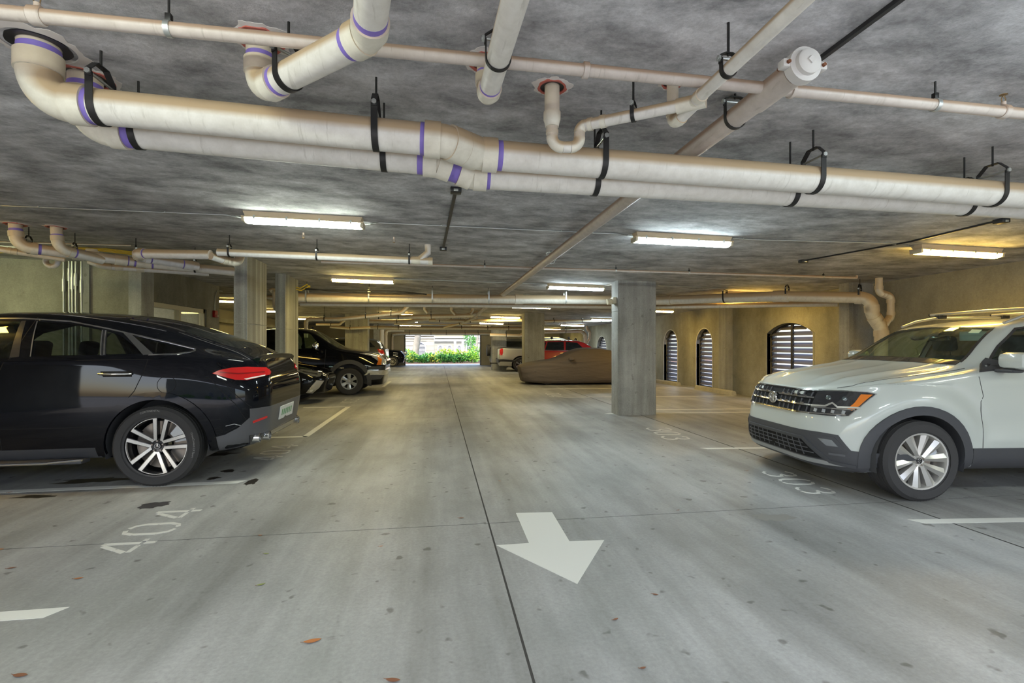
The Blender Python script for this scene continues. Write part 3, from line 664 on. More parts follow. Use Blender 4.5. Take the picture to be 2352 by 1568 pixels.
emt([ce(836, 514), ce(870, 509), ce(1420, 535), ce(1462, 543)], 'galvanised conduit linking the two nearest fixtures')
emt([ce(1682, 545), ce(1730, 548), ce(2040, 556), ce(2125, 568)], 'galvanised conduit from the right fixture toward the amber fixture')
emt([ce(905, 639), ce(1255, 651)], 'thin conduit linking the second-row fixtures'); emt([ce(1512, 654), ce(1672, 661)], 'thin conduit right of the square column'); emt([ce(1385, 655), ce(1408, 652)], 'short white conduit running to the square column', m=M_PVCW)
# ---- second thin sprinkler line
G0, G1 = aty(738, 601, 8.1), aty(1968, 638, 7.75)
gl = pipe_run('thin sprinkler branch pipe in front of the square column', [G0, G1], .021, M_SPRK, M_SPRK, name='sprinkler_pipe')
B().tube([G1, Vector((G1.x, G1.y, cz(G1.x, G1.y)-.02))], .019, 12).o('riser', M_SPRK, gl)
for f in (.08, .27, .55): q = G0.lerp(G1, f); dd = unit(G0, G1); B().tube([q-dd*.04, q+dd*.04], .027, 14).o('coupling', M_SPRK, gl)
for k, f in enumerate((.28, .52, .66, .93)): q = G0.lerp(G1, f); ring(q, G1-G0, .021, 'thin ring hanger on the thin sprinkler branch, %s from the left' % ORD[k], 'thin sprinkler branch hangers')
for u, v, lab in ((697, 582, 'brass pendent sprinkler head above the pipe near the left column, first'), (905, 583, 'brass pendent sprinkler head above the pipe near the left column, second')): p = aty(u, v, 6.6); p.z = cz(p.x, p.y)-.005; head(p, lab, .02, True)
# ---- left cluster behind the first fixture
f0, f1 = aty(500, 579, 7.0), aty(992, 600, 7.0); f2 = Vector((ce(982, 558).x, 7.0, cz(-.1, 7.0))); fm = aty(962, 598, 7.0)
fr_ = pipe_run('pale drain pipe right of the left column, ending in an upward elbow', [f0, f1], .048, M_PVCW, M_PVCW, seg=20)
fk = aty(983, 580, 7.0); B().tube([fm, fk, Vector((fk.x, fk.y, cz(fk.x, fk.y)))], .047, 18).o('branch', M_PVCW, fr_)
B().tube([f1-Vector((.05, 0, 0)), f1+Vector((.01, 0, 0))], .056, 18).o('clean_out', M_PVCF, fr_); B().tube([fm-Vector((.1, 0, 0)), fm+Vector((.02, 0, 0))], .055, 18).o('coupling', M_PVCF, fr_)
for k, u in enumerate((527, 728, 940)): q, dd = along([f0, f0, f1], u); clevis(q, dd, .048, 'small hanger on the pale drain pipe, %s from the left' % ORD[k], 'pale drain pipe hangers', w=.022)
h1, h2 = ce(35, 514), ce(129, 521); hz = aty(40, 566, h1.y).z; HE = aty(538, 624, 8.25); H1 = Vector((h1.x+.02, h1.y, hz))
pipe_run('left drain pipe running back to the blade-shaped column', [h1, H1, aty(330, 604, 7.75), HE], .066, er=[.14, .3], bands='p', coup=[(1, .4, .12), (1, .8, .14)], seg=22)
H2 = aty(134, 572, h2.y); HJ = aty(235, 597, 7.45)
pipe_run('second left drop pipe joining the drain run', [h2, H2, HJ], .06, er=.13, bands='p', seg=22)
flange(h1, .066, 'red-sealed ceiling opening at the far left, first', 1.1); flange(h2, .06, 'red-sealed ceiling opening at the far left, second', 1.1)
U0, U1 = aty(318, 582, 7.25), aty(484, 585, 7.05)
pipe_run('thick white pipe stub above the left drain run with an elbow', [aty(455, 612, 7.95), aty(318, 590, 7.45), U0, U1], .062, M_PVCW, M_PVCW, er=[.1, .06], bands='p', coup=[(1 if False else 0, .2, .12)], seg=22)
pipe_run('curved white pipe piece tucked against the left blade-shaped column', [aty(484, 588, 7.0), aty(520, 599, 7.2), aty(549, 604, 7.3), aty(551, 588, 7.35)], .05, M_PVCW, M_PVCF, er=[.1, .08], seg=18)
for k, (p, d_, r_) in enumerate(((aty(66, 570, 7.1), (1, .2, 0), .066), (aty(172, 583, 7.35), (1, .3, 0), .062), (aty(312, 588, 7.5), (1, .6, 0), .062), (aty(448, 615, 8.0), (1, .3, 0), .066))): clevis(p, d_, r_, 'hanger on the left drain run, %s from the left' % ORD[k], 'left drain run hangers', w=.022)
pipe_run('small pipe entering at the left edge below the drop pipes', [aty(-60, 563, 7.4), aty(30, 577, 7.5), aty(150, 595, 7.7)], .04, M_PVC, er=.2, seg=16)
jt = [aty(105, 590, 8.0), aty(105, 611, 8.0), aty(133, 611, 8.0), aty(133, 594, 8.0)]
pipe_run('white U-shaped trap hanging under the left drain run', jt, .034, M_PVCW, M_PVCW, er=.085, seg=16, socket=False)
pipe_run('grey water pipe behind the left drain run', [aty(-60, 561, 8.6), aty(310, 572, 8.6)], .05, M_PVC, seg=16)
pipe_run('lower white pipe behind the left drain run', [aty(205, 600, 8.3), aty(240, 612, 8.3), aty(480, 628, 8.8)], .045, M_PVCW, er=.2, coup=[(1, .1, .1), (1, .3, .1)], seg=16)
B_ = thing('cable_bundle', 'sagging yellow cables behind the left pipes', 'cable', aty(0, 570, 8.4), world=True)
for k in range(3):
    B().tube([aty(u, v+k*3, 8.4) for u, v in ((0, 574), (100, 571), (200, 566), (300, 578), (420, 573), (500, 572), (528, 562))], .009, 8).o('cable', M_YCABLE, B_)
emt([ce(-60, 552), ce(300, 562)], 'white conduit along the ceiling behind the left pipes', m=M_PVCW)
cp = thing('ceiling_cap', 'white round pipe stub behind the left drain run', 'pipe', aty(211, 585, 8.6), world=True); q = aty(211, 560, 8.6)
B().tube([q+UP*.02, q-UP*.05], .075, 20).o('cap', M_PVCW, cp); q = aty(212, 582, 8.4); B().tube([q+UP*.06, q-UP*.06], .082, 20).o('cap_lower', M_PVCW, cp)
# five vertical conduits on the cross wall
for k, (u, y0_, vj) in enumerate(((146, 600, 655), (159, 598, 631), (166, 600, 650), (174, 600, 642), (187, 602, 658))):
    p = aty(u, 700, YA-.05); t = thing('conduit', 'galvanised vertical conduit on the cross wall, %s from the left' % ORD[k], 'conduit', (p.x, p.y, .02), group='vertical wall conduits', world=True)
    B().tube([(p.x, p.y, .02), (p.x, p.y, cz(p.x, p.y)-.01)], .018, 12).o('tube', M_GALV, t)
    zj = aty(u, vj, YA-.05).z; B().tube([(p.x, p.y, zj-.11), (p.x, p.y, zj+.11)], .031, 14).o('coupling', M_GALV, t)
# fire alarm on the lobby wall end
fa = atx(492, 722, XA+.001); t = thing('fire_alarm_horn', 'small red fire alarm horn at the end of the lobby wall', 'alarm', fa, world=True)
B().bbox((fa.x, fa.y-.10, fa.z-.07), (fa.x+.06, fa.y+.06, fa.z+.09), .008).o('box', M_RED, t); B().bbox((fa.x+.06, fa.y-.03, fa.z-.05), (fa.x+.09, fa.y+.03, fa.z-.015), .006).o('strobe', M_PVCW, t)
B().tube([(fa.x+.02, fa.y-.02, fa.z+.09), (fa.x+.02, fa.y-.02, 2.55), (fa.x+.02, fa.y+.10, 2.72), (fa.x+.02, fa.y+.4, 2.74)], .010, 8).o('conduit', M_GALV, t)
# ---- cross pipe at the second bay and right-hand drop
YT = 11.56
T0, T1, T2, T3 = aty(676, 683, YT), aty(1512, 690, YT), aty(1790, 680, 9.3), aty(2000, 684, 8.05)
T4 = aty(2004, 722, 8.05); T5 = aty(2024, 752, 8.05); T6 = Vector((T5.x, T5.y, .02))
FT = [T0, T1, T2, T3]
pipe_run('long thick cross pipe passing behind the square column and dropping beside the pilaster', [T0, T1, T2, T3, T4, T5, T6], .105, M_PVC, M_PVC, er=[.5, .5, .17, .2, .2], coup=[(0, .61, .2), (2, .05, .2)], seg=26)
pipe_run('narrower S-shaped pipe beside the thick drop on the right wall', [Vector((aty(2019, 660, 8.0).x, 8.0, cz(7.9, 8.0))), aty(2019, 672, 8.0), aty(2046, 680, 8.0), aty(2046, 726, 8.0), aty(2028, 752, 8.02)], .06, M_PVC, M_PVC, er=[.09, .09, .09], seg=20)
pipe_run('thin pipe just below and behind the long cross pipe', [aty(690, 697, 12.0), aty(1500, 704, 12.0), aty(1925, 697, 8.95)], .06, M_PVC, er=.3, seg=18)
for k, u in enumerate((705, 848, 993, 1122, 1298, 1665, 1808, 1975)):
    q, dd = along([T0, T0, T1, T2, T3], u); clevis(q, dd, .105, 'hanger on the long cross pipe, %s from the left' % (ORD+['seventh', 'eighth'])[k], 'long cross pipe hangers', M_GALV if k < 5 else M_BLACKSTEEL, w=.03)
ex = aty(1396, 690, 9.6); t = thing('exit_sign_box', 'cream junction box fixed to the left side of the square column', 'box', ex, world=True)
B().bbox((3.50, 9.60, ex.z-.06), (3.57, 9.76, ex.z+.07), .008).o('box', M_CREAM, t); B().tube([(3.50, 9.68, ex.z), (3.40, 9.68, ex.z-.02)], [.05, .06], 14).o('horn', M_CREAM, t)
# ---- deeper pipework
def deep(label, y, P, r, m=M_PVC, er=None, hang=(), coup=()):
    pts = [aty(u, v, y if len(q) == 0 else q[0]) for u, v, *q in P]
    for q, p in zip(P, pts):
        if q[1] > 835: p.z = .0
    if not hang and pts[0].z > .3 and abs(pts[0].x-pts[-1].x) > .6: hang = ((P[0][0]+P[-1][0])/2,)
    pipe_run(label, pts, r, m, er=er or r*2.2, seg=14, coup=coup, n=6)
    for k, u in enumerate(hang): q, dd = along([pts[0]]+pts, u); clevis(q, dd, r, '%s dark strap on the %s' % (ORD[k], ' '.join(label.split()[:10])), 'straps on deep pipes', w=.03)
deep('pipe rising from a drop left of the pickup roof to a ceiling elbow', 17.0, [(703, 775), (703, 733), (780, 733), (922, 718), (935, 706), (935, 697)], .062, er=.12, hang=(745, 840, 898))
for k, (u, v0, v1, u2) in enumerate(((975, 700, 713, 982), (1037, 700, 716, 1046), (1086, 702, 715, 1081))): deep('short drop pipe hanging over the deep aisle, %s from the left' % ORD[k], 17.2, [(u, v0), (u, v1-3), (u2, v1+6)], .045)
deep('deep cross pipe over the aisle, first behind the drop pipes', 18.0, [(850, 728), (985, 727), (1080, 724), (1098, 716)], .075, hang=(870, 915, 990))
deep('yellow-lit deep cross pipe', 20.0, [(848, 738), (930, 738), (985, 732)], .075, hang=(912,))
deep('deep cross pipe with many couplings', 20.6, [(985, 735), (1070, 737), (1200, 735)], .07, hang=(1010, 1080, 1150), coup=[(0, .5, .3), (1, .6, .3)])
deep('deep pipe segment between two traps', 19.0, [(1000, 731), (1028, 731), (1055, 724), (1072, 731)], .05)
deep('deep cross pipe in front of the wide dark column top', 24.0, [(848, 752), (1000, 752), (1200, 754)], .085, hang=(868, 915, 1060, 1120, 1168))
deep('thin deep cross pipe, upper', 23.0, [(905, 744), (1060, 745), (1200, 747)], .03)
deep('deep diagonal pipe piece in the middle of the aisle', 22.0, [(1020, 752), (1062, 742, 21), (1095, 728, 19)], .05)
deep('pipe loop left of the wide dark column', 21.6, [(726, 745), (780, 745), (788, 738), (792, 735)], .05, hang=(760,))
deep('pale pipe left of the wide dark column', 21.8, [(758, 750), (800, 754), (850, 752)], .06)
deep('far cross pipe just above the exit opening', 33.9, [(901, 768), (901+10, 766), (1130, 766)], .09, hang=(940, 990, 1025, 1068, 1098))
deep('far vertical pipe left of the exit', 34.0, [(901, 842), (901, 769), (930, 766)], .08)
deep('second far vertical pipe beyond the silver SUV', 29.5, [(886, 842), (886, 758), (928, 758)], .09)
deep('third far vertical pipe beside the wide dark column', 27.5, [(877, 842), (877, 757)], .11)
deep('far cross pipe from the third right column to the wall', 26.4, [(1125, 769), (1195, 771), (1200, 768)], .09)
deep('blue-lit pipe behind the covered car', 24.2, [(1251, 762), (1335, 760), (1344, 768), (1347, 800)], .085, er=.2)
deep('small S-shaped pipe behind the covered car', 24.2, [(1348, 748), (1349, 756), (1355, 762), (1354, 778), (1347, 790)], .06, er=.1)
deep('dark cross pipe over the red SUV', 20.8, [(1205, 738), (1400, 736)], .06, hang=(1272, 1337, 1380))
deep('thin cross pipe behind the blade-shaped columns', 15.0, [(505, 676), (545, 676), (690, 690)], .07)
deep('second thin cross pipe behind the blade-shaped columns', 15.4, [(505, 665), (640, 672)], .06)
deep('white bent pipe between the blade-shaped columns', 12.6, [(622, 668), (628, 664), (631, 672), (631, 700), (634, 712)], .05)
w_ = thing('cable_bundle', 'black and yellow cables above the long cross pipe', 'cable', aty(690, 665, 12.2), world=True)
for k, (mm, P) in enumerate(((M_YCABLE, ((650, 652), (690, 662), (705, 653), (712, 660))), (M_YCABLE, ((645, 657), (692, 667), (712, 656))), (M_BLACKP, ((700, 662), (760, 668), (850, 672), (975, 675))), (M_BLACKP, ((700, 665), (840, 667), (910, 668), (980, 676))))):
    B().tube([aty(u, v, 11.2) for u, v in P], .014, 8).o('cable', mm, w_)
# ================================================================ vehicles
M_BLACKPAINT = mat('black_car_paint', (.004, .0045, .007), .5, spec=.0, coat=1.0); M_BLACKPAINT.node_tree.nodes['Principled BSDF'].inputs['Coat IOR'].default_value = 1.36
M_WHITEPAINT = mat('white_car_paint', (.50, .525, .49), .30, coat=.8)
M_REDPAINT = mat('red_car_paint', (.30, .012, .012), .25, coat=1.0); M_SILVERPAINT = mat('silver_car_paint', (.52, .50, .44), .32, .35, coat=.7); M_GREYPAINT = mat('dark_grey_car_paint', (.10, .10, .095), .28, .2, coat=1)
M_RUBBER = mat('tyre_rubber', (.048, .046, .046), .75, spec=.3); M_CHROME = mat('chrome', (.80, .80, .80), .10, 1); M_CLAD = mat('grey_cladding', (.060, .060, .066), .55); M_VALANCE = mat('satin_valance', (.12, .12, .13), .42, .3)
M_ALLOY = mat('silver_alloy', (.62, .60, .57), .30, .75); M_MACH = mat('machined_alloy', (.72, .71, .68), .24, .8); M_DARKALLOY = mat('gloss_black_alloy', (.012, .012, .014), .25, coat=.6)
M_DISC = mat('brake_disc', (.34, .29, .25), .45, .7); M_INT = mat('car_interior', (.020, .020, .021), .8); M_SEAM = mat('panel_gap', (.004, .004, .005), .8); M_SEAMW = mat('panel_gap_grey', (.05, .05, .05), .8)
M_TAIL = mat('red_lens', (.42, .008, .008), .12, coat=1, emit=(.5, .01, .01), es=.12); M_TAILW = mat('clear_strip', (.75, .72, .68), .2); M_AMBER = mat('amber_lens', (.75, .20, .02), .15, coat=1); M_LAMPB = mat('lamp_bezel', (.03, .03, .034), .2, .2, coat=1); M_CLEAR = mat('lamp_chrome', (.60, .62, .64), .18, .6, coat=1)
M_PLATE = mat('plate_white', (.70, .70, .68), .4); M_LETTER = mat('tyre_letter', (.28, .27, .26), .7)
def glassmat(name, tint, gl=.06):
    m = bpy.data.materials.new(name); m.use_nodes = True; t = m.node_tree; t.nodes.remove(t.nodes['Principled BSDF'])
    tr = t.nodes.new('ShaderNodeBsdfTransparent'); tr.inputs[0].default_value = (*tint, 1); g = t.nodes.new('ShaderNodeBsdfGlossy'); g.inputs['Roughness'].default_value = .02; g.inputs[0].default_value = (.9, .95, .95, 1)
    ge = t.nodes.new('ShaderNodeNewGeometry'); dt = t.nodes.new('ShaderNodeVectorMath'); dt.operation = 'DOT_PRODUCT'; t.links.new(ge.outputs['Incoming'], dt.inputs[0]); t.links.new(ge.outputs['Normal'], dt.inputs[1])
    def mth(op, a, b=None):
        x = t.nodes.new('ShaderNodeMath'); x.operation = op
        for i, q in ((0, a), (1, b)):
            if q is None: continue
            if isinstance(q, (int, float)): x.inputs[i].default_value = q
            else: t.links.new(q, x.inputs[i])
        return x
    ab = mth('ABSOLUTE', dt.outputs['Value']); iv = mth('SUBTRACT', 1.0, ab.outputs[0]); pw = mth('POWER', iv.outputs[0], 5.0); ml = mth('MULTIPLY', pw.outputs[0], .9); fr = mth('ADD', ml.outputs[0], .04); mx = t.nodes.new('ShaderNodeMixShader')
    t.links.new(fr.outputs[0], mx.inputs[0]); t.links.new(tr.outputs[0], mx.inputs[1]); t.links.new(g.outputs[0], mx.inputs[2]); t.links.new(mx.outputs[0], t.nodes['Material Output'].inputs[0]); return m
M_TINT = glassmat('privacy_glass', (.48, .49, .51)); M_CLEARG = glassmat('green_car_glass', (.86, .94, .89)); M_DARKG = mat('dark_window_glass', (.010, .012, .013), .05, spec=.8)
def bw(n, per):
    'uniform cubic B-spline weights over n points + 2 phantoms'
    T = np.linspace(0, n-1, (n-1)*per+1); Wm = np.zeros((len(T), n+2))
    for r, t in enumerate(T):
        i = min(int(t), n-2); f = t-i
        Wm[r, i:i+4] = [(1-f)**3/6, (3*f**3-6*f*f+4)/6, (-3*f**3+3*f*f+3*f+1)/6, f**3/6]
    return Wm
def bsurf(G, pu, pv):
    G = np.asarray(G, float); Mi, K = G.shape[:2]
    top = 2*G[0]-G[1]; bot = 2*G[-1]-G[-2]; E_ = np.concatenate([top[None], G, bot[None]], 0)
    mir = np.array([1, -1, 1]); E_ = np.concatenate([(E_[:, 1]*mir)[:, None], E_, (E_[:, -2]*mir)[:, None]], 1)
    return np.einsum('ui,vj,ijc->uvc', bw(Mi, pu), bw(K, pv), E_)
class Car:
    'one vehicle: lofted body + panels projected on to it. Local frame: x forward, y left, z up'
    def __init__(s, name, label, cat, loc, rz, T, xs, paint, front, rear, bl=(.35, .35), pu=5, pv=4, group=None, mod=None):
        s.root = thing(name, label, cat, (loc[0], loc[1], loc[2] if len(loc) > 2 else 0), rz, group); s.paint = paint
        T = {k: sorted(v) for k, v in T.items()}
        g = lambda k, x: float(np.interp(x, [q[0] for q in T[k]], [q[1] for q in T[k]]))
        x0, x1 = min(q[0] for q in T['zc']), max(q[0] for q in T['zc'])
        rows = []
        for st in xs:
            x = st if not isinstance(st, tuple) else st[0]; pwo = None if not isinstance(st, tuple) else st[1]
            zb, ws, z1, w1, zm, wm, zs, wsh, zr, wr_, zc_ = [g(k, x) for k in ('zb', 'ws', 'z1', 'w1', 'zm', 'wm', 'zs', 'wsh', 'zr', 'wr', 'zc')]
            P = [(0, zb), (ws*.5, zb), (ws*.9, zb), (ws, zb+.04), (w1, z1), (wm, zm), (wm*.35+wsh*.65+.004, zm*.35+zs*.65), (wsh+.004, zs-.008), (wsh-.012, zs+.012), ((wsh+wr_)/2+.02, (zs+zr)/2), (wr_+.012, zr-.03), (wr_-.02, zr+.012), (wr_*.72, zr+.55*(zc_-zr)), (wr_*.36, zr+.9*(zc_-zr)), (0, zc_)]
            pu_ = g('pw', x) if pwo is None else pwo; pl_ = g('pwl', x) if 'pwl' in T and pwo is None else pu_
            row = []
            for k, (y, z) in enumerate(P):
                f = min(1, max(0, (k-3)/2.5)); pw = pl_*(1-f)+pu_*f
                xx = x
                bf = min(1, max(0, (x-(x1-bl[0]))/bl[0])); xx += bf*(np.interp(z, [q[0] for q in front], [q[1] for q in front])-x1)
                br = min(1, max(0, ((x0+bl[1])-x)/bl[1])); xx += br*(np.interp(z, [q[0] for q in rear], [q[1] for q in rear])-x0)
                row.append((xx, y*pw, z))
            rows.append(row)
        S = bsurf(rows, pu, pv); nu, nv = S.shape[:2]
        ringp = np.concatenate([S, S[:, -2:0:-1]*np.array([1, -1, 1])], 1); n = ringp.shape[1]
        s.V = ringp.reshape(-1, 3).copy(); s.F = []
        for i in range(nu-1):
            a = i*n; b_ = (i+1)*n
            for k in range(n): k2 = (k+1) % n; s.F.append((a+k, a+k2, b_+k2, b_+k))
        s.F.append(tuple(range(n-1, -1, -1))); s.F.append(tuple((nu-1)*n+k for k in range(n)))
        s.flip()
        if mod: mod(s.V)
        s.bvh = BVHTree.FromPolygons([tuple(v) for v in s.V], s.F)
    def flip(s):
        # orient outwards: side face normal at max y must point +y
        i = int(np.argmax(s.V[:, 1])); f = next(f for f in s.F if i in f); a, b_, c = [Vector(s.V[j]) for j in f[:3]]
        if (b_-a).cross(c-a).y < 0: s.F = [f[::-1] for f in s.F]
    def hit(s, axis, sg, p, q):
        if axis == 'y': o = Vector((p, sg*3, q)); d_ = Vector((0, -sg, 0)); fb = Vector((p, sg*.9, q))
        elif axis == 'x': o = Vector((sg*9, p, q)); d_ = Vector((-sg, 0, 0)); fb = Vector((sg*2.2, p, q))
        else: o = Vector((p, q, 4)); d_ = Vector((0, 0, -1)); fb = Vector((p, q, 1.2))
        h, n, _, _ = s.bvh.ray_cast(o, d_)
        if h is None: h, n, _, _ = s.bvh.find_nearest(fb)
        if n.dot(d_) > 0: n = -n
        return h, n
    def cut(s, poly, axis='y', sg=1):
        ax = {'y': (0, 2, 1), 'x': (1, 2, 0), 'z': (0, 1, 2)}[axis]; keep = []; gone = set(); kept = set()
        cen = 0 if axis != 'x' else (s.V[:, 0].min()+s.V[:, 0].max())/2
        V = s.V; lo = np.min(poly, 0); hi = np.max(poly, 0)
        for f in s.F:
            if len(f) > 4: keep.append(f); continue
            c = V[list(f)].mean(0); u, v, w = c[ax[0]], c[ax[1]], c[ax[2]]
            ok = lo[0] <= u <= hi[0] and lo[1] <= v <= hi[1] and ((w-cen)*sg > .02) and inside(poly, u, v)
            if ok and axis == 'x':
                a, b_, d_ = [Vector(V[j]) for j in f[:3]]; ok = (b_-a).cross(d_-a).x*sg > 0
            if ok: gone.update(f)
            else: keep.append(f); kept.update(f)
        s.F = keep; n = len(poly)
        for i in gone & kept:
            p = Vector((V[i][ax[0]], V[i][ax[1]])); best = None
            for k in range(n):
                a = Vector(poly[k]); b_ = Vector(poly[(k+1) % n]); t = max(0, min(1, (p-a).dot(b_-a)/max(1e-9, (b_-a).length_squared))); q = a.lerp(b_, t); d_ = (q-p).length
                if best is None or d_ < best[0]: best = (d_, q)
            if best[0] < .12:
                h, _ = s.hit(axis, sg, best[1].x, best[1].y); V[i] = h
    def body(s, name='body'):
        s.bodyo = mesh(name, s.V, s.F, s.paint, s.root, True, 50); return s.bodyo
    def patch(s, name, poly, m, axis='y', sg=1, off=.003, th=.008, step=.05, parent=None, both=False, holes=()):
        out = []
        for q in ((1, -1) if both else (1,)):
            pl = poly; hs = holes; g = sg
            if q < 0:
                if axis == 'y': g = -sg
                else: pl = [((-a, b_) if axis == 'x' else (a, -b_)) for a, b_ in poly]; hs = [[((-a, b_) if axis == 'x' else (a, -b_)) for a, b_ in h] for h in holes]
            V2, T, E_ = cdt(pl, hs, step); O = []; I = []
            for u, v in V2:
                h, n = s.hit(axis, g, u, v); O.append(h+n*off); I.append(h+n*(off-th))
            k = len(O); Fc = list(T)+[tuple(i+k for i in t[::-1]) for t in T]+[(e[1], e[0], e[0]+k, e[1]+k) for e in E_]
            out.append(fixn(mesh(name, O+I, Fc, m, parent or s.root, True, 45)))
        return out[0] if len(out) == 1 else out
    def line(s, name, pts, m, axis='y', sg=1, w=.006, off=.001, th=.003, parent=None, both=False, step=.04, closed=False):
        out = []
        for q in ((1, -1) if both else (1,)):
            pp = pts; g = sg
            if q < 0:
                if axis == 'y': g = -sg
                else: pp = [((-a, b_) if axis == 'x' else (a, -b_)) for a, b_ in pts]
            R_ = resample(pp, step, closed); H_ = [s.hit(axis, g, p.x, p.y) for p in R_]; n = len(H_); V = []; Fc = []
            for i in range(n):
                a = H_[(i-1) % n if closed else max(i-1, 0)][0]; c = H_[(i+1) % n if closed else min(i+1, n-1)][0]; h, nn = H_[i]
                t = (c-a).normalized(); sd = t.cross(nn).normalized()*w/2
                V += [h+nn*off+sd, h+nn*off-sd, h+nn*(off-th)-sd*1.15, h+nn*(off-th)+sd*1.15]
            for i in range(n if closed else n-1):
                j = (i+1) % n
                for k in range(4): Fc.append((i*4+k, i*4+(k+1) % 4, j*4+(k+1) % 4, j*4+k))
            if not closed: Fc += [(3, 2, 1, 0), tuple((n-1)*4+k for k in range(4))]
            out.append(fixn(mesh(name, V, Fc, m, parent or s.root, True, 40)))
        return out
    def wheel(s, x, y, R, rr, w, sg, st, m1=M_ALLOY, m2=None, steer=0, detail=True):
        zc_ = R; M0 = Matrix.Translation((x, y*sg, zc_)) @ Matrix.Rotation(steer, 4, 'Z') @ Matrix.Diagonal((1, sg, 1, 1)); h = R-rr; N = 48 if detail else 28
        b_ = B().lathe([(rr+.004, .46*w), (rr-.010, .455*w), (rr-.018, .40*w), (rr-.03, .1*w), (rr-.035, -.42*w), (rr, -.44*w)], N, M0)
        wh = fixn(b_.o('wheel', m2 or m1, s.root)); fixn(B().lathe([(rr-.036, -.35*w), (.05, -.30*w)], N, M0).o('rim_back', M_INT, wh))  # near-black disc stands in for the shaded hollow behind the spokes
        pr = [(rr-.004, -.43*w), (rr+.25*h, -.5*w), (rr+.6*h, -.515*w), (R-.02, -.47*w), (R-.004, -.41*w)]
        if detail:
            for k in range(4): a = -.26*w+k*.173*w; pr += [(R-.001, a-.022*w), (R-.012, a-.018*w), (R-.012, a+.018*w), (R-.001, a+.022*w)]
        pr += [(R-.004, .41*w), (R-.02, .47*w), (rr+.72*h, .512*w), (rr+.66*h, .506*w), (rr+.4*h, .515*w), (rr+.15*h, .495*w), (rr+.03, .47*w), (rr-.004, .455*w)]
        fixn(B().lathe(pr, 96 if detail else N, M0, True).o('tire', M_RUBBER, wh))
        if detail:
            b_ = B(); nb = 84
            for k in range(nb):
                Rk = M0 @ Matrix.Rotation(2*pi*k/nb, 4, 'Y')
                for a0, a1 in ((.30*w, .42*w), (-.42*w, -.30*w)): b_.box((R-.014, a0, -.008), (R-.0025, a1*.98 if a1 > 0 else a1, .008), Rk)
            tb = b_.o('tread_blocks', M_RUBBER, wh, smooth=False); tb['kind'] = 'stuff'
        fr = lambda r: (.40-.10*(1-r/rr)**1.2)*w
        def ppt(r, a, dz): return M0 @ Vector((r*cos(a), fr(r)+dz, r*sin(a)))
        hw0, hw1 = st.get('w0', .018), st.get('w1', .026); half = radians(st.get('half', 0)); rot0 = radians(st.get('rot', 90)); hub = st.get('hub', .07)
        for k in range(st['n']):
            c0 = rot0+2*pi*k/st['n']
            arms = [(c0-half*.30, c0-half), (c0+half*.30, c0+half)] if half else [(c0, c0)]
            b_ = B(); bf = B()
            for a0, a1 in arms:
                prev = None; rows = []
                for i in range(9):
                    t = i/8; ra, rb = hub*.8, rr-.012; px = ra*cos(a0)*(1-t)+rb*cos(a1)*t; pz = ra*sin(a0)*(1-t)+rb*sin(a1)*t; r = hypot(px, pz); a = atan2(pz, px); hw = hw0+(hw1-hw0)*t; da = hw/max(r, .03)
                    rows.append((r, a, da))
                for bb, z0, z1, kk, ridge in ((b_, -.05, 0, 1, st.get('ridge', .006)), (bf, -.002, .0025, .72, 0)):
                    if bb is bf and not m2: continue
                    V = []; Fc = []
                    for r, a, da in rows: V += [ppt(r, a-da*kk, z0), ppt(r, a-da*kk, z1), ppt(r, a, z1+ridge), ppt(r, a+da*kk, z1), ppt(r, a+da*kk, z0)]
                    n = len(rows)
                    for i in range(n-1):
                        for q in range(5): Fc.append((i*5+q, i*5+(q+1) % 5, (i+1)*5+(q+1) % 5, (i+1)*5+q))
                    Fc += [tuple(range(5)), tuple((n-1)*5+q for q in range(4, -1, -1))]
                    bb.add(V, Fc)
            if m2 and half:   # polished rim arc closing each V
                V = []; Fc = []; n = 9
                for i in range(n):
                    a = c0-half+2*half*i/(n-1)
                    V += [ppt(rr-.022, a, .0025), ppt(rr-.006, a, .0025), ppt(rr-.006, a, -.02), ppt(rr-.022, a, -.02)]
                for i in range(n-1):
                    for q in range(4): Fc.append((i*4+q, i*4+(q+1) % 4, (i+1)*4+(q+1) % 4, (i+1)*4+q))
                bf.add(V, Fc)
            fixn(b_.o('spoke', m2 or m1, wh, True, 25))
            if m2: fixn(bf.o('spoke_face', m1, wh, True, 25))
        fixn(B().lathe([(.0, fr(0)+.012), (.030, fr(0)+.011), (.034, fr(0)+.004), (.036, fr(0)-.03)], 24, M0).o('hub_cap', M_ALLOY if not m2 else M_LAMPB, wh))
        fixn(B().lathe([(.03, fr(0)-.002), (hub*.95, fr(.05)-.004), (hub*1.0, fr(.05)-.05)], 24, M0).o('hub', m2 or m1, wh))
        if detail:
            for k in range(5):
                a = 2*pi*k/5+.3; p0 = ppt(.052, a, -.004); p1 = ppt(.052, a, .012); B().tube([p0, p1], .009, 6).o('lug_nut', M_DISC, wh)
            fixn(B().lathe([(rr*.35, -.02*w), (rr*.80, -.02*w), (rr*.80, -.12*w), (rr*.35, -.12*w)], 40, M0, True).o('brake_disc', M_DISC, wh))
            b_ = B(); a0 = radians(150)
            b_.add([ppt(r, a0+da, dz) for r in (rr*.5, rr*.86) for da in (-.35, -.12, .12, .35) for dz in (-.17*w, -.33*w)], [(0, 2, 3, 1), (2, 4, 5, 3), (4, 6, 7, 5), (8, 9, 11, 10), (10, 11, 13, 12), (12, 13, 15, 14), (0, 8, 10, 2), (2, 10, 12, 4), (4, 12, 14, 6), (1, 3, 11, 9), (3, 5, 13, 11), (5, 7, 15, 13), (0, 1, 9, 8), (6, 14, 15, 7)]); fixn(b_.o('caliper', M_CLEAR, wh))
        return wh
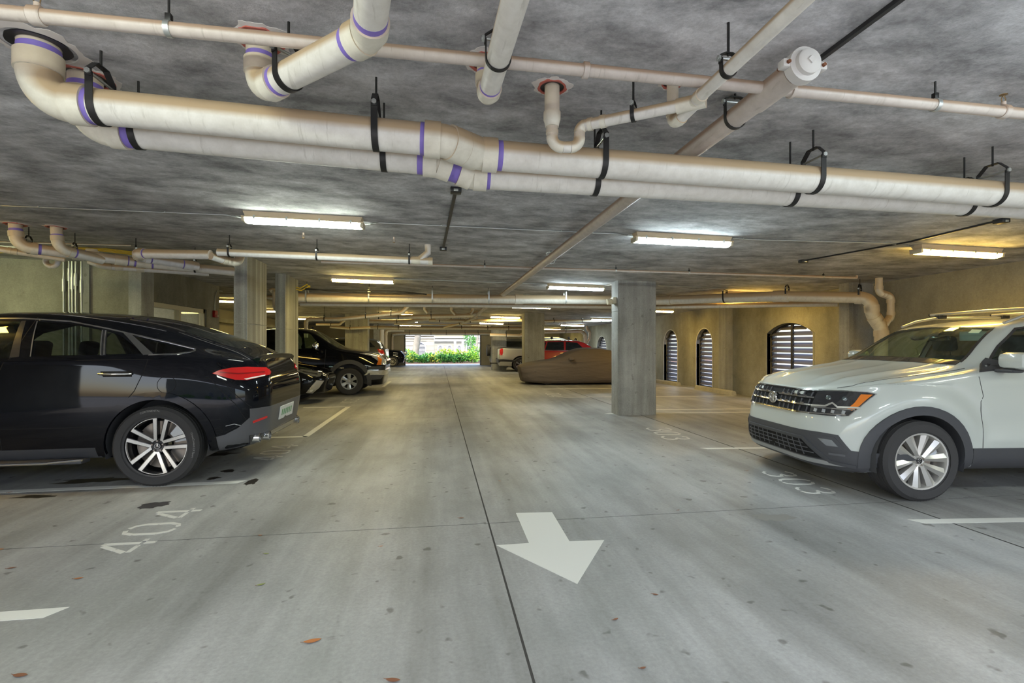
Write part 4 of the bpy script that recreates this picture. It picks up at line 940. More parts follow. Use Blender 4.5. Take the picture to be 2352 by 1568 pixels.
    def well(s, x, R, r, wid=.32, y=.93, both=True):
        for sg in ((1, -1) if both else (1,)):
            V = []; Fc = []; n = 18
            for i in range(n+1):
                a = -.25+(pi+.5)*i/n
                V += [(x+r*cos(a), sg*y, R+r*sin(a)), (x+r*cos(a), sg*(y-wid), R+r*sin(a))]
            for i in range(n): Fc.append((2*i, 2*i+2, 2*i+3, 2*i+1))
            k = len(V); V.append((x, sg*(y-wid), R)); Fc += [(2*i+1, 2*i+3, k) for i in range(n)]
            mesh('wheel_liner', V, Fc, M_CLAD, s.root)
def circ(cx, cz_, r, n=28, a0=0, a1=2*pi): return [(cx+r*cos(a0+(a1-a0)*i/n), cz_+r*sin(a0+(a1-a0)*i/n)) for i in range(n if abs(a1-a0-2*pi) < 1e-6 else n+1)]
def archring(cx, cz_, r0, r1, a0, a1, n=24): return circ(cx, cz_, r1, n, a0, a1)+circ(cx, cz_, r0, n, a1, a0)
def seat(car, x, y, z, w=.48, h=.62, rake=.16, m=M_INT, heads=True):
    M0 = Matrix.Translation((x, y, z)) @ Matrix.Rotation(-rake, 4, 'Y')
    st = B().bbox((-.06, -w/2, -.1), (.06, w/2, h), .05, M0).bbox((0, -w/2, -.16), (.5, w/2, 0), .05, Matrix.Translation((x, y, z))).o('seat', m, car.root)
    if heads:
        B().bbox((-.045, -.13, h+.05), (.055, .13, h+.23), .04, M0).o('headrest', m, st)
        for k in (-.05, .05): B().tube([M0 @ Vector((0, k, h-.02)), M0 @ Vector((0, k, h+.08))], .006, 6).o('headrest_post', M_CHROME, st)
C3 = lambda v: [(-9, v), (9, v)]
# ---------------------------------------------------------------- black coupe SUV (rear three-quarter, near left)
gx = fl(358, 1118)
T = dict(zb=[(-1.05, .38), (-.8, .33), (-.45, .30), (.6, .27), (2.4, .27), (3.4, .25), (3.95, .30)], ws=[(-1.05, .84), (-.7, .91), (0, .95), (.6, .935), (2.4, .935), (3, .95), (3.95, .86)],
         z1=C3(.54), w1=[(-1.05, .90), (-.6, .955), (0, .98), (.6, .965), (1.5, .962), (3, .98), (3.95, .9)], zm=[(-1.05, .90), (0, .93), (1.5, .88), (3.95, .75)], wm=[(-1.05, .93), (-.6, .975), (0, .995), (.5, .972), (1.2, .968), (3, .99), (3.95, .92)],
         zs=[(-1.05, 1.23), (-.8, 1.245), (-.4, 1.275), (.1, 1.29), (.6, 1.285), (1.4, 1.265), (2.4, 1.21), (3, 1.12), (3.95, .9)], wsh=[(-1.05, .80), (-.8, .85), (-.5, .90), (-.2, .925), (.6, .93), (1.4, .93), (2.4, .93), (3, .90), (3.95, .8)],
         zr=[(-1.05, 1.245), (-.85, 1.28), (-.5, 1.375), (-.28, 1.435), (.03, 1.53), (.35, 1.61), (.6, 1.66), (1.0, 1.715), (1.4, 1.735), (1.8, 1.72), (2.2, 1.63), (2.85, 1.24), (3.95, .92)], wr=[(-1.05, .70), (-.8, .66), (-.5, .61), (-.28, .60), (.03, .61), (.6, .63), (1.2, .645), (1.8, .64), (2.2, .65), (2.85, .75), (3.95, .7)],
         zc=[(-1.05, 1.262), (-.85, 1.30), (-.6, 1.42), (-.35, 1.52), (.07, 1.665), (.3, 1.72), (.5, 1.75), (.8, 1.778), (1.1, 1.79), (1.5, 1.795), (1.9, 1.775), (2.2, 1.70), (2.9, 1.26), (3.5, 1.14), (3.95, .97)], pw=[(-1.05, .66), (-.98, .79), (-.88, .89), (-.74, .955), (-.55, .99), (-.35, 1), (3.2, 1), (3.6, .95), (3.85, .8), (3.95, .7)])
front = [(.2, 3.75), (.4, 3.92), (.7, 3.95), (.95, 3.85), (1.1, 3.6)]
rear = [(.28, -.80), (.36, -.88), (.45, -.93), (.60, -.93), (.70, -.95), (.77, -1.0), (.86, -.995), (1.0, -.965), (1.1, -.94), (1.2, -.89), (1.27, -.85), (1.32, -.81), (1.8, -.8)]
xs = [(-1.05, 0), (-1.05, .35), (-1.05, .62), -1.05, -.98, -.9, -.78, -.62, -.45, -.28, -.1, .08, .28, .5, .75, 1.0, 1.3, 1.6, 1.9, 2.2, 2.5, 2.85, 3.1, 3.4, 3.65, 3.85, 3.95, (3.95, .4), (3.95, 0)]
gle = Car('coupe_suv', 'glossy black coupe SUV parked nose-in on the left with its rear to the aisle', 'car', (gx.x, gx.y+.965, 0), pi, T, xs, M_BLACKPAINT, front, rear, (.45, .40), 6, 5)
R_G = .402; wz = R_G
GW = [[(1.30, 1.295), (1.385, 1.655), (1.75, 1.66), (2.15, 1.56), (2.62, 1.27)], [(1.135, 1.30), (.53, 1.318), (.635, 1.565), (.95, 1.63), (1.235, 1.652)], [(.485, 1.32), (.155, 1.328), (.455, 1.515), (.585, 1.553)], [(.06, 1.332), (-.14, 1.336), (-.24, 1.365), (.03, 1.428), (.37, 1.513)]]
for w_ in GW:
    for sg in (1, -1): gle.cut(w_, 'y', sg)
for sg in (1, -1):
    for cx in (0, 3.0): gle.cut(circ(cx, wz, .478, 40), 'y', sg)
HG = [(-.04, .47), (-.60, .50), (-.64, 0), (-.60, -.50), (-.04, -.47), (0, 0)]
gle.body()
for k, w_ in enumerate(GW): gle.patch('window_glass', [(a, c) for a, c in w_], M_TINT if k else M_CLEARG, off=-.001, th=.004, both=True, step=.08)
gle.patch('hatch_glass', HG, M_DARKG, 'z', 1, .003, .008, .08)
for P in ([(1.32, 1.29), (1.24, 1.30), (1.345, 1.66), (1.385, 1.655)], [(.53, 1.31), (.487, 1.315), (.588, 1.56), (.635, 1.572)]): gle.patch('pillar_trim', P, M_LAMPB, off=.004, both=True, step=.06)
gle.patch('window_divider', [(.15, 1.315), (.06, 1.32), (.375, 1.53), (.45, 1.545)], mat('satin_grey_trim', (.10, .10, .105), .35, .4), off=.005, both=True, step=.06)
gle.line('window_chrome', [(2.5, 1.40), (2.15, 1.585), (1.75, 1.68), (1.38, 1.683), (.95, 1.655), (.6, 1.583), (.03, 1.447), (-.26, 1.372), (-.275, 1.352), (-.25, 1.34), (-.14, 1.322), (.1, 1.312)], M_CHROME, w=.017, off=.006, th=.008, both=True)
for P in ([(1.14, 1.30), (1.24, 1.655)], [(.53, 1.315), (.632, 1.565)], [(.50, 1.317), (.603, 1.563)]): gle.line('chrome_edge', P, M_CHROME, w=.010, off=.007, th=.006)
gle.patch('belt_trim', [(2.5, 1.262), (1.3, 1.272), (.5, 1.292), (.0, 1.300), (-.07, 1.29), (0, 1.275), (1.3, 1.255), (2.5, 1.245)], M_BLACKPAINT, off=.006, th=.01, both=True, step=.05)
for P in ([(1.42, 1.26), (1.40, 1.05), (1.39, .75), (1.36, .40)], [(.09, 1.27), (.115, 1.15), (.19, .96), (.30, .82)], [(1.26, 1.70), (1.30, 1.30), (1.36, 1.24), (1.40, 1.1)], [(-.45, 1.10), (-.50, 1.06), (-.72, .80), (-.80, .62), (-.62, .52)], [(-.60, 1.05), (-.70, .92), (-.84, .76)]): gle.line('panel_gap', P, M_SEAM, w=.007, both=True)
gle.line('fuel_flap_gap', circ(-.10, 1.02, .085, 24), M_SEAM, w=.005, closed=True, step=.02)
gle.line('hatch_gap', [(.0, .52), (-.35, .56), (-.62, .60), (-.80, .62)], mat('hatch_edge_trim', (.3, .3, .3), .2, .8), 'z', 1, w=.006, both=True)
gle.line('roof_molding', [(1.9, .60), (1.2, .60), (.5, .585), (.1, .565)], M_LAMPB, 'z', 1, w=.014, off=.003, both=True)
hd = gle.patch('door_handle_recess', [(.51, 1.155), (.22, 1.155), (.22, 1.10), (.48, 1.10)], M_SEAM, off=.001, step=.04)
B().tube([gle.hit('y', 1, x, 1.13)[0]+Vector((0, o_, 0)) for x, o_ in ((.52, .008), (.47, .028), (.37, .034), (.27, .028), (.22, .008))], [.010, .015, .016, .015, .010], 10).o('door_handle', M_CHROME, gle.root)
for cx in (0, 3.0):
    gle.patch('wheel_arch', archring(cx, wz, .472, .548, -.15, pi+.12), M_BLACKPAINT, off=.012, th=.03, both=True, step=.045); gle.well(cx, wz, .475, .34, .95)
gle.patch('sill_trim', [(.55, .405), (2.45, .395), (2.45, .29), (.52, .30)], M_CLAD, off=.006, th=.012, both=True, step=.07)
for sg in (1, -1):
    rb = B().bbox((.62, .90 if sg > 0 else -1.04, .265), (2.38, 1.04 if sg > 0 else -.90, .30), .012).o('running_board', M_CLAD, gle.root); B().tube([(2.36, sg*1.045, .283), (.95, sg*1.045, .283), (.62, sg*1.03, .305)], .012, 8).o('board_trim', M_CHROME, rb)
gle.patch('lower_valance', [(-.485, .465), (-.62, .495), (-.73, .555), (-.82, .65), (-.90, .72), (-.955, .745), (-.94, .55), (-.90, .40), (-.74, .345), (-.51, .315)], M_VALANCE, off=.006, th=.012, both=True, step=.05)
gle.patch('rear_valance', [(.82, .745), (-.82, .745), (-.80, .56), (-.7, .44), (.7, .44), (.80, .56)], M_VALANCE, 'x', -1, .006, .012, .06)
gle.patch('diffuser', [(.78, .46), (-.78, .46), (-.70, .33), (.70, .33)], M_LAMPB, 'x', -1, .02, .05, .06)
for sg in (1, -1):
    for dy in (0, .13):
        p = gle.hit('x', -1, sg*(.70-dy), .42)[0]; b_ = B().lathe([(.048, -.02), (.052, .05), (.044, .052), (.040, -.02)], 20, Matrix.Translation(p) @ Matrix.Rotation(pi/2, 4, 'Z'), True); fixn(b_.o('exhaust_tip', M_CHROME, gle.root))
tl = gle.patch('tail_lamp', [(-.505, 1.125), (-.56, 1.155), (-.66, 1.178), (-.78, 1.182), (-.90, 1.165), (-.935, 1.13), (-.93, 1.095), (-.90, 1.072), (-.80, 1.045), (-.70, 1.055), (-.60, 1.09)], M_TAIL, off=.010, th=.02, both=True, step=.035)
for k, sg in enumerate((1, -1)): gle.patch('lamp_strip', [(-.77, 1.060), (-.91, 1.088), (-.91, 1.077), (-.79, 1.049)], M_TAILW, 'y', sg, .013, .006, .03, parent=tl[k]); gle.line('lamp_ridge', [(-.57, 1.135), (-.72, 1.115), (-.90, 1.12)], mat('deep_red', (.2, .004, .004), .2, coat=1), 'y', sg, .012, .012, parent=tl[k])
gle.patch('tail_lamp_inner', [(.80, 1.165), (.52, 1.145), (.48, 1.115), (.55, 1.085), (.80, 1.065)], M_TAIL, 'x', -1, .010, .02, .05, both=True)
gle.line('rear_reflector', [(-.84, .60), (-.93, .632)], M_TAIL, 'y', 1, .022, .012, .01, step=.03)
gle.line('vent_slit', [(-.63, .585), (-.70, .60), (-.76, .575)], M_CHROME, 'y', 1, .006, .004)
pl = gle.patch('license_plate', [(.26, .70), (-.26, .70), (-.26, .55), (.26, .55)], M_PLATE, 'x', -1, .02, .01, .08)
for k in range(6): gle.patch('plate_character', [(.20-k*.07, .66), (.165-k*.07, .66), (.165-k*.07, .59), (.20-k*.07, .59)], mat('plate_green', (.12, .30, .14), .5), 'x', -1, .022, .004, .08, parent=pl)
# lip spoiler
b_ = B(); rows = []
for i in range(13):
    y = -.64+1.28*i/12; e = 1-(abs(y)/.66)**4*.4; z0 = gle.hit('z', 1, -.78, y)[0].z; rows.append([(-.76, y, z0+.002), (-.84, y, z0+.004+.028*e), (-.872, y, z0+.026*e), (-.85, y, z0-.045)])
n = 4; b_.add([p for r in rows for p in r], [(i*n+k, i*n+(k+1) % n, (i+1)*n+(k+1) % n, (i+1)*n+k) for i in range(12) for k in range(n)]+[tuple(range(n)), tuple(12*n+k for k in range(n-1, -1, -1))]); fixn(b_.o('spoiler', M_BLACKPAINT, gle.root))
sty = dict(n=5, half=25, rot=62, w0=.020, w1=.023, hub=.075, ridge=.002)
for x in (0, 3.0):
    for sg in (1, -1): wh = gle.wheel(x, .845, R_G, .298, .27, sg, sty, M_MACH, M_DARKALLOY, detail=(sg > 0))
for x, ys in ((1.55, (.38, -.38)), (.50, (.42, 0, -.42))):
    for y in ys: seat(gle, x, y, .62, .5 if x > 1 else .44)
B().bbox((.0, -.80, .45), (2.6, .80, .50), .02).o('cabin_floor', M_INT, gle.root); B().bbox((2.45, -.72, .8), (2.75, .72, 1.12), .06).o('dashboard', M_INT, gle.root)
def arc_text(parent, txt, cx, cy, cz_, r, a0, size, sg, m, M0=None, flip=1):
    'raised lettering bent round a tyre sidewall'
    cu = bpy.data.curves.new('txt', 'FONT'); cu.body = txt; cu.size = size; cu.resolution_u = 2; ob = bpy.data.objects.new('txt', cu); COL.objects.link(ob)
    me = bpy.data.meshes.new_from_object(ob.evaluated_get(bpy.context.evaluated_depsgraph_get())); V = [v.co.copy() for v in me.vertices]; Fc = [tuple(p.vertices) for p in me.polygons]
    bpy.data.objects.remove(ob); bpy.data.curves.remove(cu); bpy.data.meshes.remove(me)
    O = []
    for v in V:
        a = a0-flip*v.x/r; rad = r+flip*v.y; O.append((cx-rad*cos(a), cy, cz_+rad*sin(a)))
    mesh('sidewall_lettering', O, Fc, m, parent, False)
gw = [o for o in bpy.data.objects if o.parent == gle.root and o.name.startswith('wheel') and 'liner' not in o.name and 'arch' not in o.name]
tw = gw[0]
arc_text(tw, 'CONTINENTAL', 0, .845+.27*.5165, R_G, .352, radians(112), .026, 1, M_LETTER); arc_text(tw, 'CrossContact LX Sport', 0, .845+.27*.5165, R_G, .352, radians(22), .026, 1, M_LETTER)

b_ = B()
for k in range(3): a = pi/2+2*pi*k/3; b_.tube([(0, .9405, R_G), (.024*cos(a), .9405, R_G+.024*sin(a))], [.005, .0015], 6)
b_.tube([(.026*cos(2*pi*i/20), .9405, R_G+.026*sin(2*pi*i/20)) for i in range(21)], .0022, 6, False); b_.o('hub_emblem', M_CHROME, tw)
# ---------------------------------------------------------------- white SUV (front three-quarter, near right)
ag = fl(2120, 1153.7); aro = radians(5); afw = Vector((-cos(aro), sin(aro), 0)); alf = Vector((-sin(aro), -cos(aro), 0)); AC = ag-alf*.995
T = dict(zb=[(.80, .24), (.5, .21), (.2, .22), (-.45, .26), (-2.5, .26), (-3.95, .36)], ws=[(.80, .84), (.5, .88), (0, .93), (-.5, .915), (-2.86, .93), (-3.95, .86)], z1=C3(.50), w1=[(.80, .88), (.4, .925), (0, .955), (-.5, .935), (-2.86, .955), (-3.95, .88)],
         zm=[(.8, .70), (.4, .80), (-.4, .84), (-3.95, .84)], wm=[(.80, .89), (.4, .935), (0, .965), (-.5, .945), (-1.5, .945), (-2.86, .965), (-3.95, .88)], zs=[(.80, .955), (.6, .985), (.4, 1.02), (0, 1.075), (-.55, 1.15), (-.95, 1.185), (-2, 1.20), (-3.95, 1.22)], wsh=[(.80, .82), (.4, .885), (0, .915), (-.6, .912), (-1, .905), (-3, .90), (-3.95, .82)],
         zr=[(.80, .975), (.6, 1.02), (.4, 1.055), (0, 1.115), (-.45, 1.178), (-.64, 1.212), (-.90, 1.40), (-1.17, 1.60), (-1.5, 1.655), (-2.0, 1.68), (-2.6, 1.675), (-3.4, 1.62), (-3.75, 1.35), (-3.95, 1.24)], wr=[(.80, .74), (.4, .80), (0, .815), (-.45, .80), (-.64, .785), (-.90, .71), (-1.17, .64), (-1.6, .61), (-3.4, .60), (-3.95, .66)],
         zc=[(.80, .985), (.6, 1.05), (.4, 1.095), (0, 1.165), (-.28, 1.205), (-.40, 1.225), (-.69, 1.40), (-1.0, 1.605), (-1.3, 1.665), (-1.7, 1.705), (-2.3, 1.72), (-2.9, 1.71), (-3.4, 1.65), (-3.75, 1.37), (-3.95, 1.25)],
         pw=[(-3.95, .85), (-3.8, .95), (-3.5, 1), (.0, 1), (.2, .985), (.36, .935), (.50, .85), (.62, .74), (.72, .60), (.80, .44)], pwl=[(-3.95, .85), (-3.8, .95), (-3.5, 1), (.15, 1), (.36, .99), (.50, .95), (.62, .87), (.72, .73), (.80, .54)])
front = [(.18, .66), (.22, .70), (.30, .765), (.45, .80), (.60, .81), (.73, .80), (.76, .775), (.85, .765), (.94, .735), (.97, .70), (1.0, .675), (1.1, .62)]
rear = [(.3, -3.85), (.5, -3.95), (.8, -3.95), (1.2, -3.88), (1.6, -3.65)]
xs = [(.80, 0), (.80, .22), .80, .72, .62, .5, .38, .25, .1, -.08, -.28, -.45, -.58, -.72, -.88, -1.05, -1.22, -1.42, -1.7, -2.0, -2.4, -2.8, -3.2, -3.5, -3.7, -3.85, -3.95, (-3.95, .4), (-3.95, 0)]
def amod(V):
    x, y, z = V[:, 0], V[:, 1], V[:, 2]; ay = np.abs(y); hood = np.clip((x+.62)/.15, 0, 1)*np.clip((.62-x)/.25, 0, 1)*(z > .93)
    yc = .50+.10*np.clip((.5-x)/1.0, 0, 1); z += hood*(.016*np.exp(-((ay-yc)/.035)**2)+.010*np.exp(-((ay-.25)/.04)**2)-.010*np.exp(-((ay-.66)/.05)**2))
    for cx in (0, -2.87):
        r = np.hypot(x-cx, z-.365); up_ = np.clip((z-.55)/.2, 0, 1)*(ay > .7)*(z < 1.06); y += np.sign(y)*up_*(.026*np.exp(-((r-.56)/.07)**2)-.012*np.exp(-((r-.72)/.05)**2))
    side = (ay > .8)*np.clip((-.62-x)/.1, 0, 1)*np.clip((x+2.3)/.1, 0, 1); y += np.sign(y)*side*(.014*np.exp(-((z-.55)/.04)**2)-.010*np.exp(-((z-.72)/.08)**2)+.008*np.exp(-((z-1.06)/.03)**2))
at = Car('suv', 'pale white SUV backed into the right-hand stalls with its grille toward the aisle', 'car', (AC.x, AC.y, 0), pi-aro, T, xs[::-1], M_WHITEPAINT, front, rear, (.42, .4), 7, 7, mod=amod); at.root.scale = (1, 1.042, 1)
RA = .365
AW = [[(-.735, 1.215), (-.98, 1.405), (-1.25, 1.575), (-1.45, 1.60), (-1.74, 1.612), (-1.72, 1.225)], [(-1.81, 1.225), (-1.83, 1.614), (-2.68, 1.60), (-2.74, 1.235)], [(-2.82, 1.24), (-2.78, 1.595), (-3.3, 1.55), (-3.55, 1.26)]]
for w_ in AW:
    for sg in (1, -1): at.cut(w_, 'y', sg)
WS = [(.715, 1.225), (.64, 1.38), (.565, 1.575), (.3, 1.60), (0, 1.605), (-.3, 1.60), (-.565, 1.575), (-.64, 1.38), (-.715, 1.225), (-.4, 1.245), (0, 1.25), (.4, 1.245)]
at.cut(WS, 'x', 1)
for sg in (1, -1):
    for cx in (0, -2.87): at.cut(circ(cx, RA, .425, 40), 'y', sg)
at.body()
for k, w_ in enumerate(AW): at.patch('window_glass', w_, M_CLEARG if k == 0 else M_TINT, off=-.001, th=.004, both=True, step=.08)
at.patch('windshield', WS, M_CLEARG, 'x', 1, .002, .005, .06)
at.patch('windshield_frit', [(.715, 1.225), (.69, 1.265), (.4, 1.285), (0, 1.29), (-.4, 1.285), (-.69, 1.265), (-.715, 1.225), (-.4, 1.24), (0, 1.245), (.4, 1.24)], M_LAMPB, 'x', 1, .004, .004, .05)
for sg in (1, -1): at.line('windshield_edge', [(sg*.705, 1.25), (sg*.63, 1.40), (sg*.56, 1.57)], M_LAMPB, 'x', 1, .02, .004)
at.line('windshield_edge', [(.56, 1.583), (.3, 1.603), (0, 1.608), (-.3, 1.603), (-.56, 1.583)], M_LAMPB, 'x', 1, .018, .004)
at.patch('parking_sticker', [(.50, 1.565), (.42, 1.57), (.44, 1.535), (.52, 1.53)], mat('teal_sticker', (.30, .58, .50), .5), 'x', 1, .005, .003, .05)
at.patch('sensor_housing', [(.12, 1.60), (-.12, 1.60), (-.09, 1.50), (.0, 1.485), (.09, 1.50)], M_LAMPB, 'x', 1, -.006, .02, .05)
for w_ in AW[:2]: at.line('window_trim', w_, M_LAMPB, w=.022, off=.004, th=.008, both=True, closed=True)
at.patch('belt_trim', [(-.60, 1.165), (-.66, 1.20), (-.75, 1.218), (-3.5, 1.245), (-3.5, 1.215), (-.75, 1.178)], M_CLAD, off=.007, th=.012, both=True, step=.06)
at.patch('mirror_base', [(-.62, 1.175), (-.80, 1.29), (-.95, 1.23), (-.92, 1.20)], M_CLAD, off=.008, th=.014, both=True, step=.05)
for P in ([(-.575, 1.16), (-.585, 1.05), (-.60, .95), (-.575, .90), (-.59, .7), (-.60, .47)], [(-1.78, 1.21), (-1.80, .9), (-1.78, .45)]): at.line('panel_gap', P, M_SEAMW, w=.006, both=True)
at.line('hood_gap', [(.53, .60), (.44, .68), (.30, .735), (0, .775), (-.3, .79), (-.58, .785)], M_SEAMW, 'z', 1, w=.007, both=True)
# grille
gr = at.patch('grille', [(.52, .962), (-.52, .962), (-.53, .85), (-.50, .742), (.50, .742), (.53, .85)], M_SEAM, 'x', 1, .004, .012, .06)
for z in (.957, .893, .822, .746): at.line('grille_bar', [(.50, z), (.25, z+.002), (-.25, z+.002), (-.50, z)], M_CHROME, 'x', 1, .016 if z < .95 else .010, .018, .02, parent=gr)
for z, dz in ((.925, .022), (.857, .022), (.782, .025)):
    for k in range(14):
        y = -.47+.94*k/13
        if abs(y) < .06: continue
        at.line('grille_rib', [(y, z-dz), (y, z+dz)], M_CLAD, 'x', 1, .012, .014, .02, parent=gr, step=.05)
for k in range(10):
    y = -.42+.84*k/9
    if abs(y) > .08:
        for z in (.905, .834): at.line('grille_stud', [(y-.018, z), (y+.018, z)], M_CHROME, 'x', 1, .012, .028, .012, parent=gr, step=.04)
p, n_ = at.hit('x', 1, 0, .852); Ml = Matrix.Translation(p+Vector((.03, 0, 0))) @ Matrix.Rotation(-pi/2, 4, 'Z')
lg = fixn(B().lathe([(.064, -.012), (.066, .004), (.062, .010), (.054, .010), (.052, -.002), (.0, -.002)], 32, Ml).o('emblem', M_CHROME, gr))
b_ = B()
for P in ([(-.044, .028), (-.016, .0), (0, .044), (.016, .0), (.044, .028)], [(-.046, .016), (-.022, -.042), (0, -.004), (.022, -.042), (.046, .016)]): b_.tube([p+Vector((.04, y, z)) for y, z in P], .0045, 6)
fixn(b_.o('emblem_letters', M_CHROME, gr))
# headlights (both sides)
for sg in (1, -1):
    S_ = lambda P: [(a*sg, c) for a, c in P]
    hl = at.patch('headlight', S_([(.50, .962), (.66, .972), (.80, .975), (.838, .960), (.80, .84), (.755, .752), (.70, .738), (.50, .738)]), M_LAMPB, 'x', 1, .010, .02, .04)
    at.line('lamp_outline', S_([(.50, .967), (.66, .977), (.80, .979), (.842, .962), (.80, .84), (.757, .75)]), M_CHROME, 'x', 1, .006, .013, parent=hl)
    at.patch('turn_signal', S_([(.775, .955), (.828, .955), (.795, .85), (.765, .80), (.735, .815), (.76, .87)]), M_AMBER, 'x', 1, .014, .008, .03, parent=hl)
    for y, r_ in ((.60, .024), (.70, .022)):
        q, nn = at.hit('x', 1, sg*y, .905); b_ = B().lathe([(r_, .0), (r_*.95, .012), (r_*.6, .016), (0, .017)], 20, Matrix.Translation(q) @ nn.to_track_quat('Y', 'Z').to_matrix().to_4x4()); fixn(b_.o('reflector', mat('projector_lens', (.10, .12, .12), .08, .3, coat=1), hl))
    at.line('lamp_bar', S_([(.50, .822), (.60, .825), (.64, .86), (.68, .825), (.80, .83)]), M_ALLOY, 'x', 1, .016, .016, .01, parent=hl)
    at.line('lamp_bar', S_([(.50, .806), (.78, .81)]), M_CHROME, 'x', 1, .010, .015, .01, parent=hl); at.line('lamp_bar', S_([(.50, .748), (.74, .758)]), M_CHROME, 'x', 1, .010, .015, .01, parent=hl)
    for y in (.54, .60, .66, .72): at.line('led_block', S_([(y, .765), (y, .795)]), M_CLEAR, 'x', 1, .026, .014, .01, parent=hl, step=.03)
    fg = at.patch('fog_lamp_bezel', S_([(.53, .548), (.70, .545), (.775, .43), (.76, .425), (.64, .425)]), M_CLAD, 'x', 1, .014, .02, .04)
    at.patch('fog_lamp', S_([(.59, .522), (.685, .518), (.725, .46), (.65, .46)]), mat('fog_lens', (.30, .31, .33), .15, .5, coat=1), 'x', 1, .019, .01, .04, parent=fg)
    at.line('bumper_slot', S_([(.66, .385), (.76, .385)]), M_VALANCE, 'x', 1, .02, .014, .01)
at.patch('lower_cladding', [(.60, .578), (-.60, .578), (-.72, .568), (-.79, .435), (-.93, .43), (-.93, .27), (-.7, .225), (.7, .225), (.93, .27), (.93, .43), (.79, .435), (.72, .568)], M_CLAD, 'x', 1, .008, .014, .05)
lgz = at.patch('lower_grille', [(.43, .49), (-.43, .49), (-.60, .325), (.60, .325)], M_SEAM, 'x', 1, .012, .008, .06)
for z, w2 in ((.45, .46), (.41, .50), (.37, .55)): at.line('grille_bar', [(w2, z), (-w2, z)], M_VALANCE, 'x', 1, .007, .018, .01, parent=lgz)
for k in range(11): y = -.45+.9*k/10; at.line('grille_rib', [(y, .335), (y*.93, .482)], M_VALANCE, 'x', 1, .008, .017, .01, parent=lgz)
at.line('grille_frame', [(-.80, .29), (-.66, .31), (-.46, .50), (.46, .50), (.66, .31), (.80, .29)], M_CLAD, 'x', 1, .03, .02, .02)
at.patch('skid_plate', [(.62, .312), (-.62, .312), (-.80, .285), (-.62, .275), (.62, .275), (.80, .285)], M_VALANCE if False else mat('silver_skid', (.42, .42, .42), .4, .5), 'x', 1, .018, .02, .05)
at.patch('chin_spoiler', [(.84, .26), (.6, .235), (-.6, .235), (-.84, .26), (-.80, .20), (.80, .20)], M_CLAD, 'x', 1, .012, .03, .06)
for cx in (0, -2.87):
    at.patch('wheel_arch', archring(cx, RA, .42, .50, -.17, pi+.17), M_CLAD, off=.014, th=.03, both=True, step=.045); at.well(cx, RA, .425, .36, .93)
at.patch('bumper_side_cladding', [(.44, .43), (.56, .43), (.62, .25), (.44, .245), (.41, .30)], M_CLAD, off=.010, th=.014, both=True, step=.04)
at.patch('sill_cladding', [(-.50, .475), (-2.42, .475), (-2.42, .275), (-.52, .275)], M_CLAD, off=.010, th=.016, both=True, step=.08)
sty = dict(n=5, half=19, rot=82, w0=.020, w1=.042, hub=.062, ridge=.016)
for x in (0, -2.87):
    for sg in (1, -1): at.wheel(x, .83, RA, .252, .25, sg, sty, M_ALLOY, detail=(sg > 0), steer=0)
for sg in (1, -1):
    mr = B().bbox((-.10, -.11, -.075), (.06, .11, .075), .05, Matrix.Translation((-.78 if sg > 0 else -1.02, sg*1.04, 1.275))).o('door_mirror', M_WHITEPAINT, at.root); B().bbox((-.08, -.10, -.10), (.05, .06, -.065), .02, Matrix.Translation((-.78 if sg > 0 else -1.02, sg*1.0, 1.265))).o('mirror_foot', M_CLAD, mr)
    q0 = at.hit('z', 1, -1.35, sg*.56)[0].z
    B().tube([(-1.22, sg*.575, 1.635), (-1.40, sg*.575, 1.70), (-1.65, sg*.575, 1.742), (-2.4, sg*.57, 1.755), (-3.1, sg*.565, 1.73), (-3.35, sg*.56, 1.67)], .016, 10).o('roof_rail', M_ALLOY, at.root)
for x in (-1.72, -2.55):
    cb = B().tube([(x, -.70, 1.792), (x, 0, 1.80), (x, .70, 1.792)], .017, 10).o('crossbar', M_ALLOY, at.root)
    for sg in (1, -1): B().bbox((x-.05, sg*.57-.035, 1.735), (x+.05, sg*.57+.035, 1.785), .01).o('bar_foot', M_BLACKP, cb); B().tube([(x, sg*.70, 1.792), (x, sg*.715, 1.791)], .019, 10).o('bar_end', M_BLACKP, cb)
for x, ys in ((-1.70, (.38, -.38)), (-2.65, (.38, -.38))):
    for y in ys:
        seat(at, x, y, .70, .50, .60, -.16)
B().bbox((-3.2, -.80, .50), (-.6, .80, .55), .02).o('cabin_floor', M_INT, at.root); B().bbox((-.98, -.74, .85), (-.62, .74, 1.19), .06).o('dashboard', M_INT, at.root)
fixn(B().tube([Vector((-1.12, .38, 1.10))+Vector((.04*cos(a)*.4, .17*sin(a), .17*cos(a))) for a in [2*pi*i/24 for i in range(25)]], .014, 8, False).o('steering_wheel', M_INT, at.root))
B().bbox((-1.16, -.12, 1.46), (-1.12, .10, 1.52), .012).o('rear_view_mirror', M_LAMPB, at.root); B().bbox((-1.2, .16, 1.46), (-1.19, .52, 1.56), .01).o('sun_visor', mat('visor_grey', (.35, .38, .36), .8), at.root)
arc_text([o for o in bpy.data.objects if o.parent == at.root and o.name.startswith('wheel') and o.name[5:6] in ('', '.')][0], 'X LT', 0, .83+.25*.5165, RA, .315, radians(-100), .03, 1, mat('tyre_letter_dark', (.012, .012, .012), .6))

